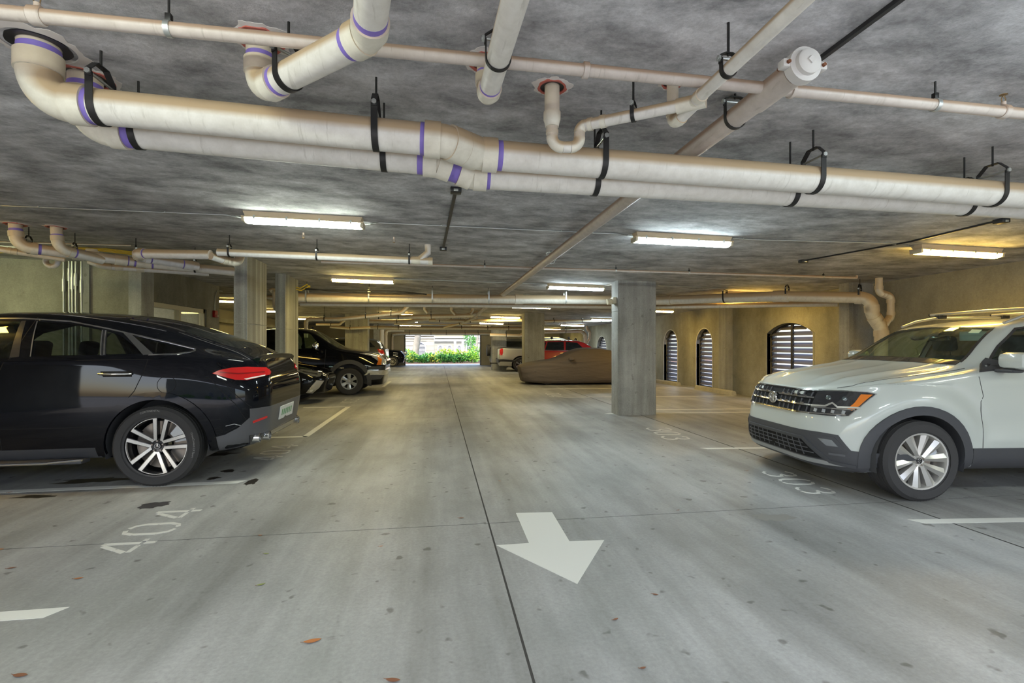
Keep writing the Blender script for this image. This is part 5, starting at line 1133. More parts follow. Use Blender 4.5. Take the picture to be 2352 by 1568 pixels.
b_ = B(); aw = [o for o in bpy.data.objects if o.parent == at.root and o.name.startswith('wheel') and o.name[5:6] in ('', '.')][0]
for P in ([(-.020, .013), (-.007, .0), (0, .020), (.007, .0), (.020, .013)], [(-.021, .007), (-.010, -.019), (0, -.002), (.010, -.019), (.021, .007)]): b_.tube([(y, .9195, RA+z) for y, z in P], .0026, 6)
b_.tube([(.026*cos(2*pi*i/20), .9195, RA+.026*sin(2*pi*i/20)) for i in range(21)], .0022, 6, False); b_.o('hub_emblem', M_LAMPB, aw)
# ---------------------------------------------------------------- parameterised background vehicles
def simple_car(name, label, cat, loc, rz, paint, L, Hh, kind, glass=M_DARKG, wheels=M_ALLOY, wr=.33, half=.92, style=None, group=None):
    'x from nose (0) back to -L; kind: suv, sedan, pickup, classic'
    z = lambda P: [(x*L, v*Hh) for x, v in P]; w = lambda P: [(x*L, v*half) for x, v in P]
    prof = {'suv': [(0, .52), (-.03, .60), (-.15, .655), (-.235, .70), (-.36, .955), (-.45, .99), (-.6, 1), (-.8, .985), (-.92, .93), (-.97, .70), (-1, .62)],
            'sedan': [(0, .48), (-.03, .55), (-.15, .63), (-.27, .68), (-.42, .96), (-.5, 1), (-.62, .99), (-.74, .90), (-.86, .74), (-.96, .72), (-1, .60)],
            'pickup': [(0, .53), (-.02, .60), (-.10, .645), (-.235, .70), (-.345, .965), (-.40, 1), (-.60, .995), (-.635, .96), (-.66, .69), (-.98, .69), (-1, .64)],
            'classic': [(0, .55), (-.03, .72), (-.12, .75), (-.30, .78), (-.38, .97), (-.5, 1), (-.72, .95), (-.88, .78), (-.97, .66), (-1, .5)]}[kind]
    rail = {'suv': [(0, .50), (-.03, .575), (-.15, .63), (-.24, .68), (-.375, .93), (-.6, .965), (-.8, .95), (-.93, .88), (-.97, .68), (-1, .60)], 'sedan': [(0, .46), (-.03, .53), (-.15, .605), (-.28, .665), (-.43, .925), (-.5, .955), (-.62, .945), (-.74, .865), (-.87, .715), (-1, .58)],
            'pickup': [(0, .51), (-.02, .58), (-.10, .625), (-.24, .68), (-.355, .94), (-.40, .965), (-.60, .96), (-.63, .93), (-.655, .675), (-.98, .675), (-1, .62)], 'classic': [(0, .5), (-.03, .66), (-.12, .70), (-.30, .74), (-.39, .94), (-.5, .965), (-.72, .91), (-.88, .75), (-1, .46)]}[kind]
    sh = {'suv': [(0, .47), (-.15, .60), (-.3, .665), (-1, .69)], 'sedan': [(0, .44), (-.15, .58), (-.3, .64), (-.86, .69), (-1, .58)], 'pickup': [(0, .49), (-.10, .60), (-.24, .655), (-1, .655)], 'classic': [(0, .44), (-.15, .55), (-.4, .62), (-.86, .62), (-1, .44)]}[kind]
    zc_ = z(prof); zr = z(rail); zs = z(sh); cab0, cab1 = {'suv': (-.36, -.93), 'sedan': (-.42, -.76), 'pickup': (-.34, -.64), 'classic': (-.38, -.85)}[kind]
    wrr = [(0, .76), (-.24, .84), (cab0, .68), ((cab0+cab1)/2, .67), (cab1, .68), (min(cab1-.03, -.96), .84 if kind in ('pickup', 'sedan') else .72), (-1, .80)]
    D = {'zc': zc_, 'zr': zr, 'zs': zs, 'wr': w(wrr), 'wsh': w([(0, .86), (-.2, .93), (-.5, .95), (-1, .92)]), 'wm': w([(0, .95), (-.2, 1), (-1, .98)]), 'zm': z([(0, .40), (-1, .43)]), 'w1': w([(0, .94), (-.2, .985), (-1, .96)]), 'z1': z([(0, .27), (-1, .28)]), 'ws': w([(0, .88), (-.2, .95), (-1, .90)]), 'zb': [(-L, .30), (-L*.8, .23), (-L*.2, .22), (0, .26)], 'pw': [(-L, .88), (-L+.12, .96), (-L+.35, 1), (-.7, 1), (-.4, .95), (-.2, .87), (0, .66)]}
    if kind == 'pickup': D['pw'] = [(-L, .95), (-L+.06, .985), (-L+.2, 1), (-.45, 1), (-.25, .985), (-.1, .95), (0, .86)]
    D = {k: sorted(v) for k, v in D.items()}
    st = sorted([-L, -L+.08, -L+.2, -L+.4]+[-L*q/18 for q in range(2, 17)]+[-.4, -.25, -.12, -.05, 0]); st = [(-L, 0), (-L, .5)]+st+[(0, .4), (0, 0)]
    fp = [(.25, -.10), (.40*Hh, 0), (.5*Hh, -.01), (.62*Hh, -.12)]; rp = [(.25, -L+.08), (.4*Hh, -L), (.6*Hh, -L+.03), (.95*Hh, -L+(.12 if kind == 'suv' else .0))]
    c = Car(name, label, cat, loc, rz, D, st, paint, fp, rp, (.4, .3), 3, 3, group)
    return c
def car_common(c, L, Hh, fx_, rx_, wr, half, style, wm_=M_ALLOY, near=True, rim=.66, wd=.24, arch=1.16, archm=None):
    for sg in (1, -1):
        for x in (fx_, rx_): c.cut(circ(x, wr, wr*arch, 30), 'y', sg)
    for x in (fx_, rx_):
        c.well(x, wr, wr*arch, .3, half*.96)
        for sg in (1, -1): c.wheel(x, half*.88, wr, wr*rim, wd, sg, style, wm_, detail=False)
        if archm: c.patch('wheel_arch', archring(x, wr, wr*(arch-.01), wr*(arch+.28), -.2, pi+.2), archm, off=.035, th=.05, both=True, step=.06)
# ---- black pickup
tk = fl(802, 907); LT, HT, hw = 5.75, 1.90, .99
pk = simple_car('pickup_truck', 'black pickup truck with chrome bumper parked nose-out on the left', 'truck', (tk.x+.98, tk.y+hw*.97, 0), 0, M_BLACKPAINT, LT, HT, 'pickup', half=hw)
pw_ = [[(-1.72, 1.29), (-2.06, 1.70), (-2.12, 1.745), (-2.62, 1.76), (-2.62, 1.31)], [(-2.70, 1.31), (-2.70, 1.76), (-3.45, 1.745), (-3.5, 1.32)]]
for q in pw_:
    for sg in (1, -1): pk.cut(q, 'y', sg)
pws = [(.72, 1.345), (.60, 1.72), (.2, 1.775), (-.2, 1.775), (-.60, 1.72), (-.72, 1.345), (0, 1.40)]
pk.cut(pws, 'x', 1)
car_common(pk, LT, HT, -.98, -4.6, .385, hw, dict(n=6, half=0, rot=90, w0=.035, w1=.055, hub=.10, ridge=.01), M_CLEAR, rim=.58, wd=.27, arch=1.28, archm=M_CLAD)
pk.body()
for q in pw_: pk.patch('window_glass', q, M_CLEARG, off=-.001, th=.004, both=True, step=.12)
pk.patch('windshield', pws, M_CLEARG, 'x', 1, .002, .005, .12)
pk.patch('tonneau_cover', [(-3.85, .78), (-5.6, .78), (-5.6, -.78), (-3.85, -.78)], M_CLAD, 'z', 1, .012, .02, .2)
# the near flank faces the viewer (local right side)
for sg in (1, -1):
    hl = pk.patch('headlight', [(sg*.60, 1.08), (sg*.86, 1.07), (sg*.86, .84), (sg*.60, .84)], M_CLEAR, 'x', 1, .012, .03, .06); pk.patch('turn_signal', [(-.10, 1.10), (-.24, 1.10), (-.20, .96), (-.24, .84), (-.12, .84)], M_AMBER, 'y', sg, .014, .02, .05, parent=hl)
    pk.patch('chrome_bumper', [(-.03, .70), (-.46, .71), (-.46, .58), (-.05, .55)], M_CHROME, 'y', sg, .03, .06, .05); pk.patch('lower_bumper', [(-.05, .55), (-.46, .57), (-.46, .42), (-.14, .44)], M_CLAD, 'y', sg, .02, .05, .05); pk.patch('bumper_pad', [(-.04, .80), (-.46, .80), (-.46, .72), (-.04, .71)], M_BLACKP, 'y', sg, .025, .05, .05)
    pk.patch('rocker_chrome', [(-1.50, .50), (-3.6, .50), (-3.6, .42), (-1.50, .42)], M_CHROME, 'y', sg, .01, .02, .1); B().tube([(-1.4, sg*1.02, .34), (-3.7, sg*1.02, .34)], .035, 10).o('step_bar', M_CHROME, pk.root)
    for x0 in (-1.62, -2.66, -3.55): pk.line('panel_gap', [(x0, 1.28), (x0-.02, .5)], M_SEAMW, 'y', sg, .008)
    mr = B().bbox((-.06, -.14, -.10), (.10, .14, .10), .05, Matrix.Translation((-1.85, sg*1.17, 1.36))).o('door_mirror', M_CHROME, pk.root); B().bbox((-.03, -.08, -.03), (.05, .08, .02), .015, Matrix.Translation((-1.84, sg*1.02, 1.28))).o('mirror_arm', M_BLACKP, mr)
    for z_, x0, x1 in ((.80, -1.25, -1.52), (.765, -1.12, -1.52)): pk.line('badge', [(x0, z_), (x1, z_)], M_CHROME, 'y', sg, .022, .012)
    pk.line('side_molding', [(-1.45, .62), (-3.5, .62)], M_CHROME, 'y', sg, .03, .015)
pk.patch('front_bumper', [(.95, .70), (-.95, .70), (-.95, .56), (.95, .56)], M_CHROME, 'x', 1, .04, .06, .08); g_ = pk.patch('grille', [(.60, 1.10), (-.60, 1.10), (-.60, .82), (.60, .82)], M_SEAM, 'x', 1, .01, .02, .1); pk.line('grille_bar', [(.62, .96), (-.62, .96)], M_CHROME, 'x', 1, .05, .03, .03, parent=g_)
for y in (-.42, 0, .42): B().tube([(-2.2, y, 1.905), (-2.16, y, 1.935)], [.05, .02], 8).o('cab_light', M_BLACKP, pk.root) if y == 0 else None
for y in (.4, -.4): seat(pk, -2.65, y, .85, .5, .62, .15)
B().bbox((-1.85, -.8, 1.0), (-1.5, .8, 1.28), .06).o('dashboard', M_INT, pk.root)
# ---- hidden black car beside the blade column: only its nose shows
bc = simple_car('sedan', 'shiny black car with only its nose showing beside the blade-shaped column', 'car', (-2.62, 12.95, 0), 0, M_BLACKPAINT, 4.75, 1.45, 'sedan', half=.92)
car_common(bc, 4.75, 1.45, -.92, -3.75, .33, .92, dict(n=5, half=14, rot=90, w0=.02, w1=.03, hub=.06)); bc.body()
for sg in (1, -1):
    hl = bc.patch('headlight', [(-.10, .76), (-.55, .84), (-.62, .80), (-.30, .68), (-.14, .66)], mat('smoked_lens', (.16, .165, .17), .12, .4, coat=1), 'y', sg, .012, .03, .05); bc.line('lamp_bar', [(-.2, .72), (-.5, .79)], M_LAMPB, 'y', sg, .03, .016, .01, parent=hl)
    bc.patch('bumper_blade', [(-.06, .56), (-.20, .58), (-.42, .30), (-.30, .28), (-.16, .40)], mat('satin_silver', (.45, .45, .46), .35, .6), 'y', sg, .014, .02, .04); bc.patch('window_glass', [(-1.75, 1.0), (-2.2, 1.32), (-3.3, 1.33), (-3.6, 1.02)], M_DARKG, 'y', sg, .003, .006, .15)
    q, nn = bc.hit('y', sg, -.32, .36); fixn(B().lathe([(.05, 0), (.05, .02), (.03, .015), (0, .01)], 16, Matrix.Translation(q) @ nn.to_track_quat('Y', 'Z').to_matrix().to_4x4()).o('fog_lamp', M_CLEAR, bc.root))
bc.patch('grille', [(.42, .72), (-.42, .72), (-.36, .45), (.36, .45)], M_SEAM, 'x', 1, .01, .02, .08); bc.line('grille_bar', [(.42, .60), (-.42, .60)], M_CHROME, 'x', 1, .03, .02, .02)
bc.patch('windshield', [(.62, .98), (.5, 1.36), (-.5, 1.36), (-.62, .98)], M_DARKG, 'x', 1, .003, .006, .12)
# ---- covered car
M_COVER = mat('brown_car_cover', (.135, .112, .10), .85, spec=.2); q = NT(M_COVER); q.bump(q.noise(q.pos((1, 1, 6)), 3, 4, .6), .03, .6)
cv = simple_car('covered_car', 'car under a fitted brown cloth cover behind the square column', 'covered car', (2.92, 17.9, 0), pi-radians(4), M_COVER, 4.75, 1.32, 'sedan', half=.98)
Vv = cv.V; low = Vv[:, 2] < .55; t_ = np.clip((.55-Vv[:, 2])/.33, 0, 1); Vv[:, 2] = np.where(low, Vv[:, 2]-t_*.18, Vv[:, 2])
fold = .016*np.sin(Vv[:, 2]*34+Vv[:, 0]*1.7+np.sin(Vv[:, 0]*2.3)*2)*(Vv[:, 2] < .82)*(Vv[:, 2] > .2)+.010*np.sin(Vv[:, 0]*9+Vv[:, 2]*6)*(Vv[:, 2] < .5)
Vv[:, 1] += np.sign(Vv[:, 1])*fold
cv.body('cloth')
for sg in (1, -1): B().bbox((-.09, -.09, -.06), (.09, .09, .06), .05, Matrix.Translation((-1.75, sg*1.0, .92))).o('mirror_pocket', M_COVER, cv.root); cv.line('hem', [(-.3, .20), (-2.4, .19), (-4.4, .20)], mat('cover_hem', (.05, .04, .035), .8), 'y', sg, .02, .006)
for x in (-.95, -3.8):
    for sg in (1, -1): cv.wheel(x, .70, .30, .2, .20, sg, dict(n=5, rot=90), M_ALLOY, detail=False)
# ---- red SUV
rd = simple_car('suv', 'bright red SUV behind the covered car, facing the right wall', 'car', (8.35, 22.9, 0), radians(-3), M_REDPAINT, 4.3, 1.66, 'suv', half=.92)
car_common(rd, 4.3, 1.66, -.9, -3.4, .34, .92, dict(n=5, half=14, rot=90, w0=.02, w1=.03, hub=.06)); rd.body()
for sg in (1, -1):
    for P in ([(-1.55, 1.14), (-1.92, 1.50), (-2.45, 1.55), (-2.5, 1.16)], [(-2.58, 1.16), (-2.55, 1.55), (-3.3, 1.53), (-3.45, 1.18)], [(-3.5, 1.19), (-3.38, 1.52), (-3.7, 1.47), (-3.9, 1.2)]): rd.patch('window_glass', P, M_DARKG, 'y', sg, .003, .006, .12)
    rd.line('window_trim', [(-1.5, 1.12), (-4.0, 1.17)], M_CHROME, 'y', sg, .025, .006); rd.line('roof_rail', [(-1.9, 1.585), (-3.7, 1.57)], M_CHROME, 'y', sg, .03, .02); B().tube([rd.hit('y', sg, x, 1.02)[0]+Vector((0, sg*.02, 0)) for x in (-2.35, -2.15)], .014, 8).o('door_handle', M_CHROME, rd.root)
rd.patch('windshield', [(.62, 1.18), (.52, 1.55), (-.52, 1.55), (-.62, 1.18)], M_CLEAR, 'x', 1, .003, .006, .12)
for x in (-2.3, -3.1): B().bbox((x-.05, -.62, 1.66), (x+.05, -.52, 1.78), .02).o('rack_foot', M_BLACKP, rd.root)
# ---- silver pickup (rear to the aisle)
sp = simple_car('pickup_truck', 'silver-beige pickup truck with its tail toward the aisle beside the second right column', 'truck', (3.15+5.6, 26.2, 0), radians(-3), M_SILVERPAINT, 5.6, 1.82, 'pickup', half=.95)
car_common(sp, 5.6, 1.82, -.95, -4.45, .38, .95, dict(n=6, half=0, rot=90, w0=.03, w1=.045, hub=.08), M_CLEAR, wd=.26, arch=1.2); sp.body()
for sg in (1, -1):
    sp.patch('tail_lamp', [(-5.36, 1.20), (-5.52, 1.20), (-5.53, .88), (-5.40, .86), (-5.36, 1.0)], M_TAIL, 'y', sg, .012, .03, .06)
    sp.patch('window_glass', [(-1.75, 1.27), (-2.05, 1.66), (-3.35, 1.68), (-3.45, 1.27)], M_DARKG, 'y', sg, .004, .008, .15)
sp.patch('tonneau_cover', [(-3.75, .76), (-5.5, .76), (-5.5, -.76), (-3.75, -.76)], M_BLACKP, 'z', 1, .03, .05, .2); sp.patch('rear_bumper', [(.92, .66), (-.92, .66), (-.92, .50), (.92, .50)], M_CLAD, 'x', -1, .06, .10, .1); sp.patch('tailgate_panel', [(.76, 1.18), (-.76, 1.18), (-.76, .72), (.76, .72)], M_SILVERPAINT, 'x', -1, .012, .02, .12)
B().tube([(-5.6, 0, .42), (-5.95, 0, .42)], .035, 8).bbox((-6.0, -.05, .38), (-5.9, .05, .46), .01).o('tow_hitch', M_BLACKP, sp.root)
# ---- left far cars
su = simple_car('suv', 'grey SUV with a red tail lamp behind the black pickup', 'car', (-2.35-4.65, 23.9+.0, 0), pi, M_GREYPAINT, 4.7, 1.75, 'suv', half=.92)
car_common(su, 4.7, 1.75, -.9, -3.65, .36, .92, dict(n=5, half=14, rot=90, w0=.02, w1=.03, hub=.06)); su.body()
for sg in (1, -1):
    su.patch('tail_lamp', [(-4.30, 1.22), (-4.55, 1.18), (-4.62, .98), (-4.42, .96)], M_TAIL, 'y', sg, .014, .03, .06)
    for P in ([(-3.4, 1.28), (-3.35, 1.60), (-3.95, 1.55), (-4.2, 1.3)], [(-2.4, 1.26), (-2.4, 1.62), (-3.25, 1.60), (-3.3, 1.28)]): su.patch('window_glass', P, M_DARKG, 'y', sg, .003, .006, .12)
    su.line('roof_rail', [(-1.8, 1.68), (-4.0, 1.66)], M_CHROME, 'y', sg, .03, .03)
su.patch('rear_window', [(.6, 1.55), (-.6, 1.55), (-.68, 1.15), (.68, 1.15)], M_DARKG, 'x', -1, .003, .006, .12); su.patch('rear_bumper_trim', [(.85, .62), (-.85, .62), (-.85, .54), (.85, .54)], M_CHROME, 'x', -1, .012, .02, .12)
cl = simple_car('classic_car', 'black car with chrome round headlights parked nose-out near the exit', 'car', (-2.1, 32.4+.75, 0), 0, M_BLACKPAINT, 4.4, 1.45, 'classic', half=.86)
car_common(cl, 4.4, 1.45, -.75, -3.5, .34, .86, dict(n=10, half=0, rot=90, w0=.01, w1=.012, hub=.05), mat('cream_wheel', (.6, .55, .42), .4)); cl.body()
for sg in (1, -1):
    fixn(B().lathe([(.13, -.06), (.14, .02), (.12, .06), (0, .08)], 18, Matrix.Translation((.02, sg*.52, .86)) @ Matrix.Rotation(-pi/2, 4, 'Z')).o('headlight', M_CHROME, cl.root)); cl.patch('window_glass', [(-1.75, 1.05), (-2.0, 1.32), (-3.1, 1.30), (-3.4, 1.06)], M_DARKG, 'y', sg, .003, .006, .15)
cl.patch('grille', [(.26, .95), (-.26, .95), (-.22, .5), (.22, .5)], M_CHROME, 'x', 1, .03, .05, .08); B().tube([(.08, -.82, .46), (.12, 0, .46), (.08, .82, .46)], .05, 10).o('front_bumper', M_CHROME, cl.root)
# ---- SUV with spare wheel behind the third right column
sw = simple_car('suv', 'dark SUV with a rear-mounted spare wheel partly hidden behind the far right column', 'car', (3.25+4.2, 31.4, 0), 0, M_GREYPAINT, 4.2, 1.80, 'suv', half=.90)
car_common(sw, 4.2, 1.80, -.8, -3.3, .37, .90, dict(n=5, half=14, rot=90, w0=.02, w1=.03, hub=.06)); sw.body()
p = sw.hit('x', -1, 0, 1.05)[0]; fixn(B().lathe([(.20, -.02), (.35, .0), (.37, .1), (.35, .2), (.20, .22), (0, .21)], 26, Matrix.Translation(p) @ Matrix.Rotation(pi/2, 4, 'Z')).o('spare_wheel', M_RUBBER, sw.root))
for sg in (1, -1): sw.patch('tail_lamp', [(-3.95, 1.15), (-4.08, 1.15), (-4.08, .85), (-3.95, .85)], M_TAIL, 'y', sg, .01, .03, .08); sw.patch('window_glass', [(-1.6, 1.28), (-1.7, 1.62), (-3.6, 1.62), (-3.7, 1.28)], M_DARKG, 'y', sg, .003, .006, .15)
# ================================================================ outside
M_GROUND = concrete('driveway_concrete', .44, .56, (1, .98, .94), .8); M_ASPH = concrete('asphalt', .20, .28, (1, 1, 1), .8)
tag(B().box((-70, -60, -.36), (70, 95, -.31)).o('ground', M_ASPH, smooth=False), 'asphalt ground outside the garage', kind='structure')
tag(B().box((-30, YB-26, -.31), (30, YB-.2, -.02)).o('floor_driveway', M_GROUND, smooth=False), 'sunlit concrete driveway before the garage entrance', kind='structure')
tag(B().box((-30, YE+.3, -.31), (30, 37.4, -.015)).o('floor_exit_apron', M_GROUND, smooth=False), 'bright concrete apron beyond the exit opening', kind='structure')
M_SOIL = mat('mulch', (.14, .08, .05), .95); tag(B().box((-30, 37.4, -.31), (30, 45.6, .02)).o('floor_planting_bed', M_SOIL, smooth=False), 'mulched planting bed beyond the exit', kind='structure')
M_STUC = concrete('beige_stucco', .40, .46, (1, .92, .74), 1); M_STUCW = mat('white_trim_stucco', (.66, .66, .66), .8); M_PEACH = mat('peach_stucco', (.66, .42, .22), .8); M_WINDK = mat('dark_opening', (.04, .045, .06), .4)
def facade(name, label, x0, x1, y, z1, wins, bands, thick=.6, joints=True, top=M_STUCW):
    t = thing(name, label, 'building', ((x0+x1)/2, y, 0), world=True)
    hs = [archpoly(a, c, zs, zt, z0=z0) for a, c, z0, zs, zt in wins]
    b = B(); slab_holes(b, [(x0, 0), (x1, 0), (x1, z1), (x0, z1)], hs, lambda x, z, h: (x, y+h, z), 0, thick); fixn(b.o('wall', M_STUC, t, smooth=False))
    for z0, z2, d_, m in bands: B().box((x0-.1, y-d_, z0), (x1+.1, y+.05, z2)).o('cornice', m, t, smooth=False)
    if joints:
        for k in range(5):
            z = .45+k*.42
            cuts = [x0]+[q for w in wins for q in (w[0]-.12, w[1]+.12)]+[x1]
            for a, c in zip(cuts[::2], cuts[1::2]): B().box((a, y-.006, z), (c, y+.02, z+.03)).o('joint_line', mat('shadow_joint', (.30, .27, .20), .9), t, smooth=False)  # darker strips mark the horizontal joints of the stucco
    for (a, c, z0, zs, zt) in wins:
        wn = B().prism(archpoly(a-.1, c+.1, zs, zt+.1, z0=z0-.02), y-.03, y-.001, lambda x, z, h: (x, h, z)).o('window_surround', M_STUCW, t, smooth=False); fixn(wn)
        fixn(B().prism(archpoly(a, c, zs, zt, z0=z0), y-.045, y-.031, lambda x, z, h: (x, h, z)).o('opening', M_WINDK, wn, smooth=False))
        n = 12
        for k in range(n):
            z = z0+.06+(zt-z0-.12)*k/n; hw = (c-a)/2
            if z > zs: hw = hw*sqrt(max(0, 1-((z-zs)/(zt-zs))**2))
            if hw > .05: B().box(((a+c)/2-hw, y-.07, z), ((a+c)/2+hw, y-.046, z+.05)).o('louver_slat', M_STUCW, wn, smooth=False)
    return t
facade('building', 'beige building with an arched louvred window and white cornice across from the exit', -11, -.35, 46, 6.5, [(-2.1, -1.15, .1, 1.15, 1.6), (-6.2, -5.2, .1, 1.15, 1.6)], [(1.98, 2.10, .10, M_STUCW), (2.22, 2.32, .22, M_STUCW), (2.32, 2.75, .12, M_STUCW), (2.75, 6.6, .05, M_STUCW)])
facade('building', 'peach and beige building wing further back with small louvred windows', -.35, 3.1, 52, 7, [(.05, .45, .1, 1.1, 1.3), (1.0, 1.4, .1, 1.1, 1.3), (2.0, 2.4, .1, 1.1, 1.3)], [(1.75, 1.95, .2, M_STUCW), (2.1, 2.25, .3, M_STUCW), (2.3, 2.9, .04, M_PEACH), (2.9, 7.1, .08, M_STUCW)])
facade('building', 'distant white building with tall narrow windows behind the hedge', 3.1, 7.2, 60, 8, [(3.5, 3.8, .3, 1.4, 1.5), (4.3, 4.6, .3, 1.4, 1.5), (5.2, 5.5, .3, 1.4, 1.5)], [(1.7, 1.85, .2, M_STUCW), (2.2, 8.1, .1, M_STUCW)], joints=False)
facade('building', 'tan building facing the garage entrance behind the viewer', -16, 16, -24, 8, [(-9, -7, 1, 2.5, 3.2), (-3, -1, 1, 2.5, 3.2), (4, 6, 1, 2.5, 3.2)], [(3.9, 4.2, -.6, M_STUCW)], joints=False)
for p in [o for o in bpy.data.objects if o.get('label', '').startswith('tan building')]:   # faces +Y
    p.rotation_euler = (0, 0, pi)
for k, x in enumerate((1.75, 2.55)):
    t = thing('porch_column', 'white round porch column of the far wing, %s' % ('left' if k == 0 else 'right'), 'column', (x, 51.2, 0), world=True); B().tube([(x, 51.2, .25), (x, 51.2, 1.75)], [.15, .12], 16).o('shaft', M_STUCW, t); B().bbox((x-.2, 51.0, -.3), (x+.2, 51.4, .25), .02).o('base', M_STUCW, t)
po = thing('post', 'thin white post standing in the planting bed', 'post', (2.45, 43, 0), world=True); B().tube([(2.45, 43, 0), (2.45, 43, 4)], .07, 10).o('shaft', M_STUCW, po); B().bbox((2.36, 42.9, 0), (2.54, 43.1, .15), .01).o('base', M_STUCW, po)
M_BARK = concrete('bark', .22, .36, (1, .9, .72), 6, (1, 1, .2), bump=.03)
def leafmat(n, c):
    m = mat(n, c, .5); m.node_tree.nodes['Principled BSDF'].inputs['Transmission Weight'].default_value = 0; return m
LM = [leafmat('leaf_green', (.10, .30, .05)), leafmat('leaf_lime', (.30, .55, .05)), leafmat('leaf_dark', (.03, .13, .04)), leafmat('leaf_yellow', (.42, .45, .06))]
def foliage(parent, n, cen, rad, ll, ms, up=.5, name='foliage'):
    me_v = []; me_f = []; mi = []
    for k in range(n):
        while True:
            q = Vector((random.uniform(-1, 1), random.uniform(-1, 1), random.uniform(-1, 1)))
            if .35 < q.length < 1: break
        p = Vector((cen[0]+q.x*rad[0], cen[1]+q.y*rad[1], cen[2]+q.z*rad[2])); d_ = Vector((random.gauss(q.x, .5), random.gauss(q.y, .5), random.gauss(up, .4))).normalized(); l = ll*random.uniform(.6, 1.2)
        s_ = d_.cross(Vector((random.gauss(0, 1), random.gauss(0, 1), random.gauss(0, 1)))).normalized()*l*.17; i = len(me_v); dn = Vector((0, 0, -l*.18))
        me_v += [p, p+d_*l*.45+s_, p+d_*l*.45-s_, p+d_*l+dn]; me_f += [(i, i+1, i+3), (i, i+3, i+2)]; w = random.randrange(len(ms)); mi += [w, w]
    o = mesh(name, me_v, me_f, [LM[x] for x in ms], parent, False)
    for p_, w in zip(o.data.polygons, mi): p_.material_index = w
    o['kind'] = 'stuff'; return o
def shrub(label, x, y, h, r, ms, n=420, ll=.28):
    t = thing('shrub', label, 'shrub', (x, y, 0), group='shrubs beyond the exit', world=True)
    for k in range(3): B().tube([(x, y, 0), (x+random.uniform(-.1, .1), y, h*.5)], .015, 6).o('stem', M_BARK, t)
    foliage(t, n, (x, y, h*.5), (r, r*.7, h*.5), ll, ms, .6)
SH = [(-2.0, 38.4, .62, .55, (0, 3, 2), 'leafy shrub at the left edge of the exit'), (-1.1, 38.3, .50, .5, (0, 2), 'low dark shrub at the foot of the tree trunk'), (-.35, 38.4, .58, .5, (0, 2, 3), 'leafy shrub left of the lime hedge'), (.4, 38.3, .62, .5, (0, 2), 'dark leafy shrub under the lime hedge, first'), (1.15, 38.3, .62, .5, (2, 0), 'dark leafy shrub under the lime hedge, second'), (1.9, 38.4, .66, .5, (0, 2), 'dark leafy shrub under the lime hedge, third'), (2.6, 38.5, .85, .5, (0, 1), 'taller bright green shrub at the right edge of the exit'),
      (-2.3, 39.6, .95, .6, (0, 1), 'pale green shrub behind the left shrub'), (-.75, 39.8, .7, .5, (0,), 'green shrub in front of the arched window'), (.6, 39.8, 1.02, .75, (1, 3), 'bright lime hedge, left part'), (1.6, 39.9, .95, .75, (1, 3), 'bright lime hedge, right part'), (3.1, 40.2, 1.3, .6, (0, 1), 'tall green bush beside the thin tree')]
for x, y, h, r, ms, lab in SH: shrub(lab, x, y, h, r, ms)
def tree(label, x, y, P, R_, crown, n=900, ms=(0, 2), ll=.35):
    t = thing('tree', label, 'tree', (x, y, 0), world=True); B().tube(P, R_, 14).o('trunk', M_BARK, t)
    for c, r in crown: foliage(t, n, c, r, ll, ms, .1)
tree('broad leaning tree trunk standing just beyond the exit on the left', -1.7, 40.5, [(-1.85, 40.5, 0), (-1.78, 40.5, .8), (-1.62, 40.5, 1.8), (-1.45, 40.5, 3.2), (-1.3, 40.5, 5)], [.42, .27, .25, .23, .2], [((-1.2, 40.5, 6.4), (2.4, 2, 1.4))])
tree('thin dark tree at the right edge of the exit', 3.35, 42, [(3.25, 42, 0), (3.2, 42, 1.0), (3.35, 42, 2.0), (3.3, 42, 4)], [.12, .10, .09, .07], [((2.75, 42.6, 2.1), (.5, .4, .8)), ((3.3, 42, 4.5), (1.2, 1, .8))], 350, (0,), .22)
tree('slender leafy tree behind the white post', 2.1, 48, [(2.9, 46, 0), (2.95, 46, 1.2)], [.06, .05], [((2.95, 46, 1.6), (.45, .4, .9))], 380, (0, 2), .25)
for k, (x, r) in enumerate(((-11, 1.2), (-6, 1.0), (-1, 1.1), (3, 1.0), (8, 1.2))): shrub('green hedge bush by the tan building behind the viewer, %s' % ORD[k], x, -21, 1.3, r, (0, 1), 300, .4)
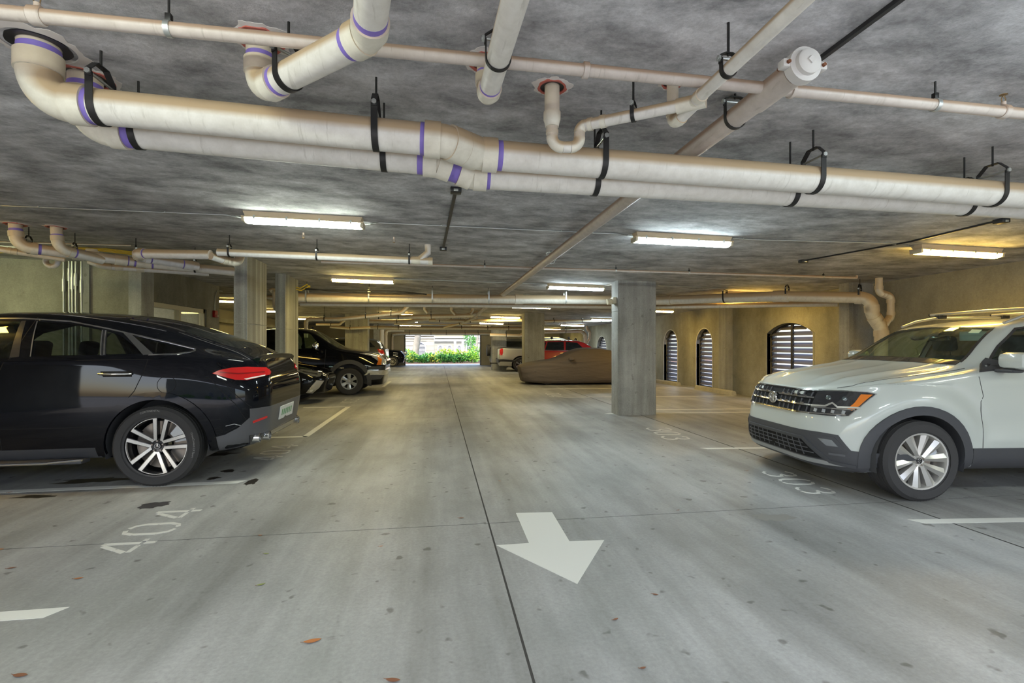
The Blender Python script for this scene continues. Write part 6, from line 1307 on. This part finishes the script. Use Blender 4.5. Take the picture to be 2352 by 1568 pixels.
# ================================================================ fallen leaves on the floor
LFM = [mat('dry_leaf_orange', (.42, .15, .04), .7), mat('dry_leaf_brown', (.20, .08, .04), .7), mat('green_leaf', (.22, .26, .06), .6)]
for i, (u, v, l, m, lab) in enumerate([(718, 1473, .10, 0, 'long orange fallen leaf at the bottom centre'), (27, 1305, .06, 1, 'round brown fallen leaf at the left edge'), (180, 1329, .06, 0, 'small orange fallen leaf below the near 404'), (47, 1552, .08, 1, 'brown fallen leaf at the bottom left corner'), (600, 1343, .06, 2, 'pale green fallen leaf left of the centre joint'), (612, 1272, .05, 2, 'small olive fallen leaf right of the near 404'),
        (1716, 1081, .05, 1, 'small red-brown fallen leaf before the white SUV'), (23, 1131, .05, 0, 'tiny orange leaf on the stall line at the left edge'), (1148, 1105, .035, 0, 'tiny orange leaf right of the centre joint'), (1505, 1366, .045, 1, 'tiny brown leaf right of the arrow tip'), (1558, 1172, .04, 1, 'tiny brown leaf on the cross joint'), (1414, 1423, .045, 1, 'small brown leaf below the arrow'), (598, 1230, .04, 0, 'tiny orange leaf on the left cross joint'), (875, 1255, .04, 0, 'tiny orange leaf left of the arrow'), (903, 1563, .08, 1, 'pale brown leaf at the bottom edge'), (1477, 1535, .04, 1, 'small dark leaf near the bottom edge'), (2, 1262, .05, 0, 'orange leaf on the cross joint at the left edge'), (1060, 1190, .06, 1, 'dark flat leaf beside the joint crossing')]):
    l *= .8; p = fl(u, v); a = random.uniform(-.5, .5)+(0 if i else .0); L_ = []; n = 7
    t = thing('fallen_leaf', lab, 'leaf', (p.x, p.y, .002), a, 'fallen leaves on the floor')
    V = []; Fc = []
    for k in range(n):
        s_ = k/(n-1); wd = l*.20*sin(pi*min(1, s_*.96+.04))**.8; x = (s_-.5)*l; zz = .002+.03*l*(2*s_-1)**2
        V += [(x, -wd, zz+.01*l), (x, 0, zz), (x, wd, zz+.012*l)]
    for k in range(n-1):
        for q in (0, 1): Fc.append((k*3+q, (k+1)*3+q, (k+1)*3+q+1, k*3+q+1))
    mesh('blade', V, Fc, LFM[m], t); B().tube([(-l*.5, 0, .002+.03*l), (-l*.68, .004, .003+.02*l)], .0012, 5).o('stalk', LFM[1], t)
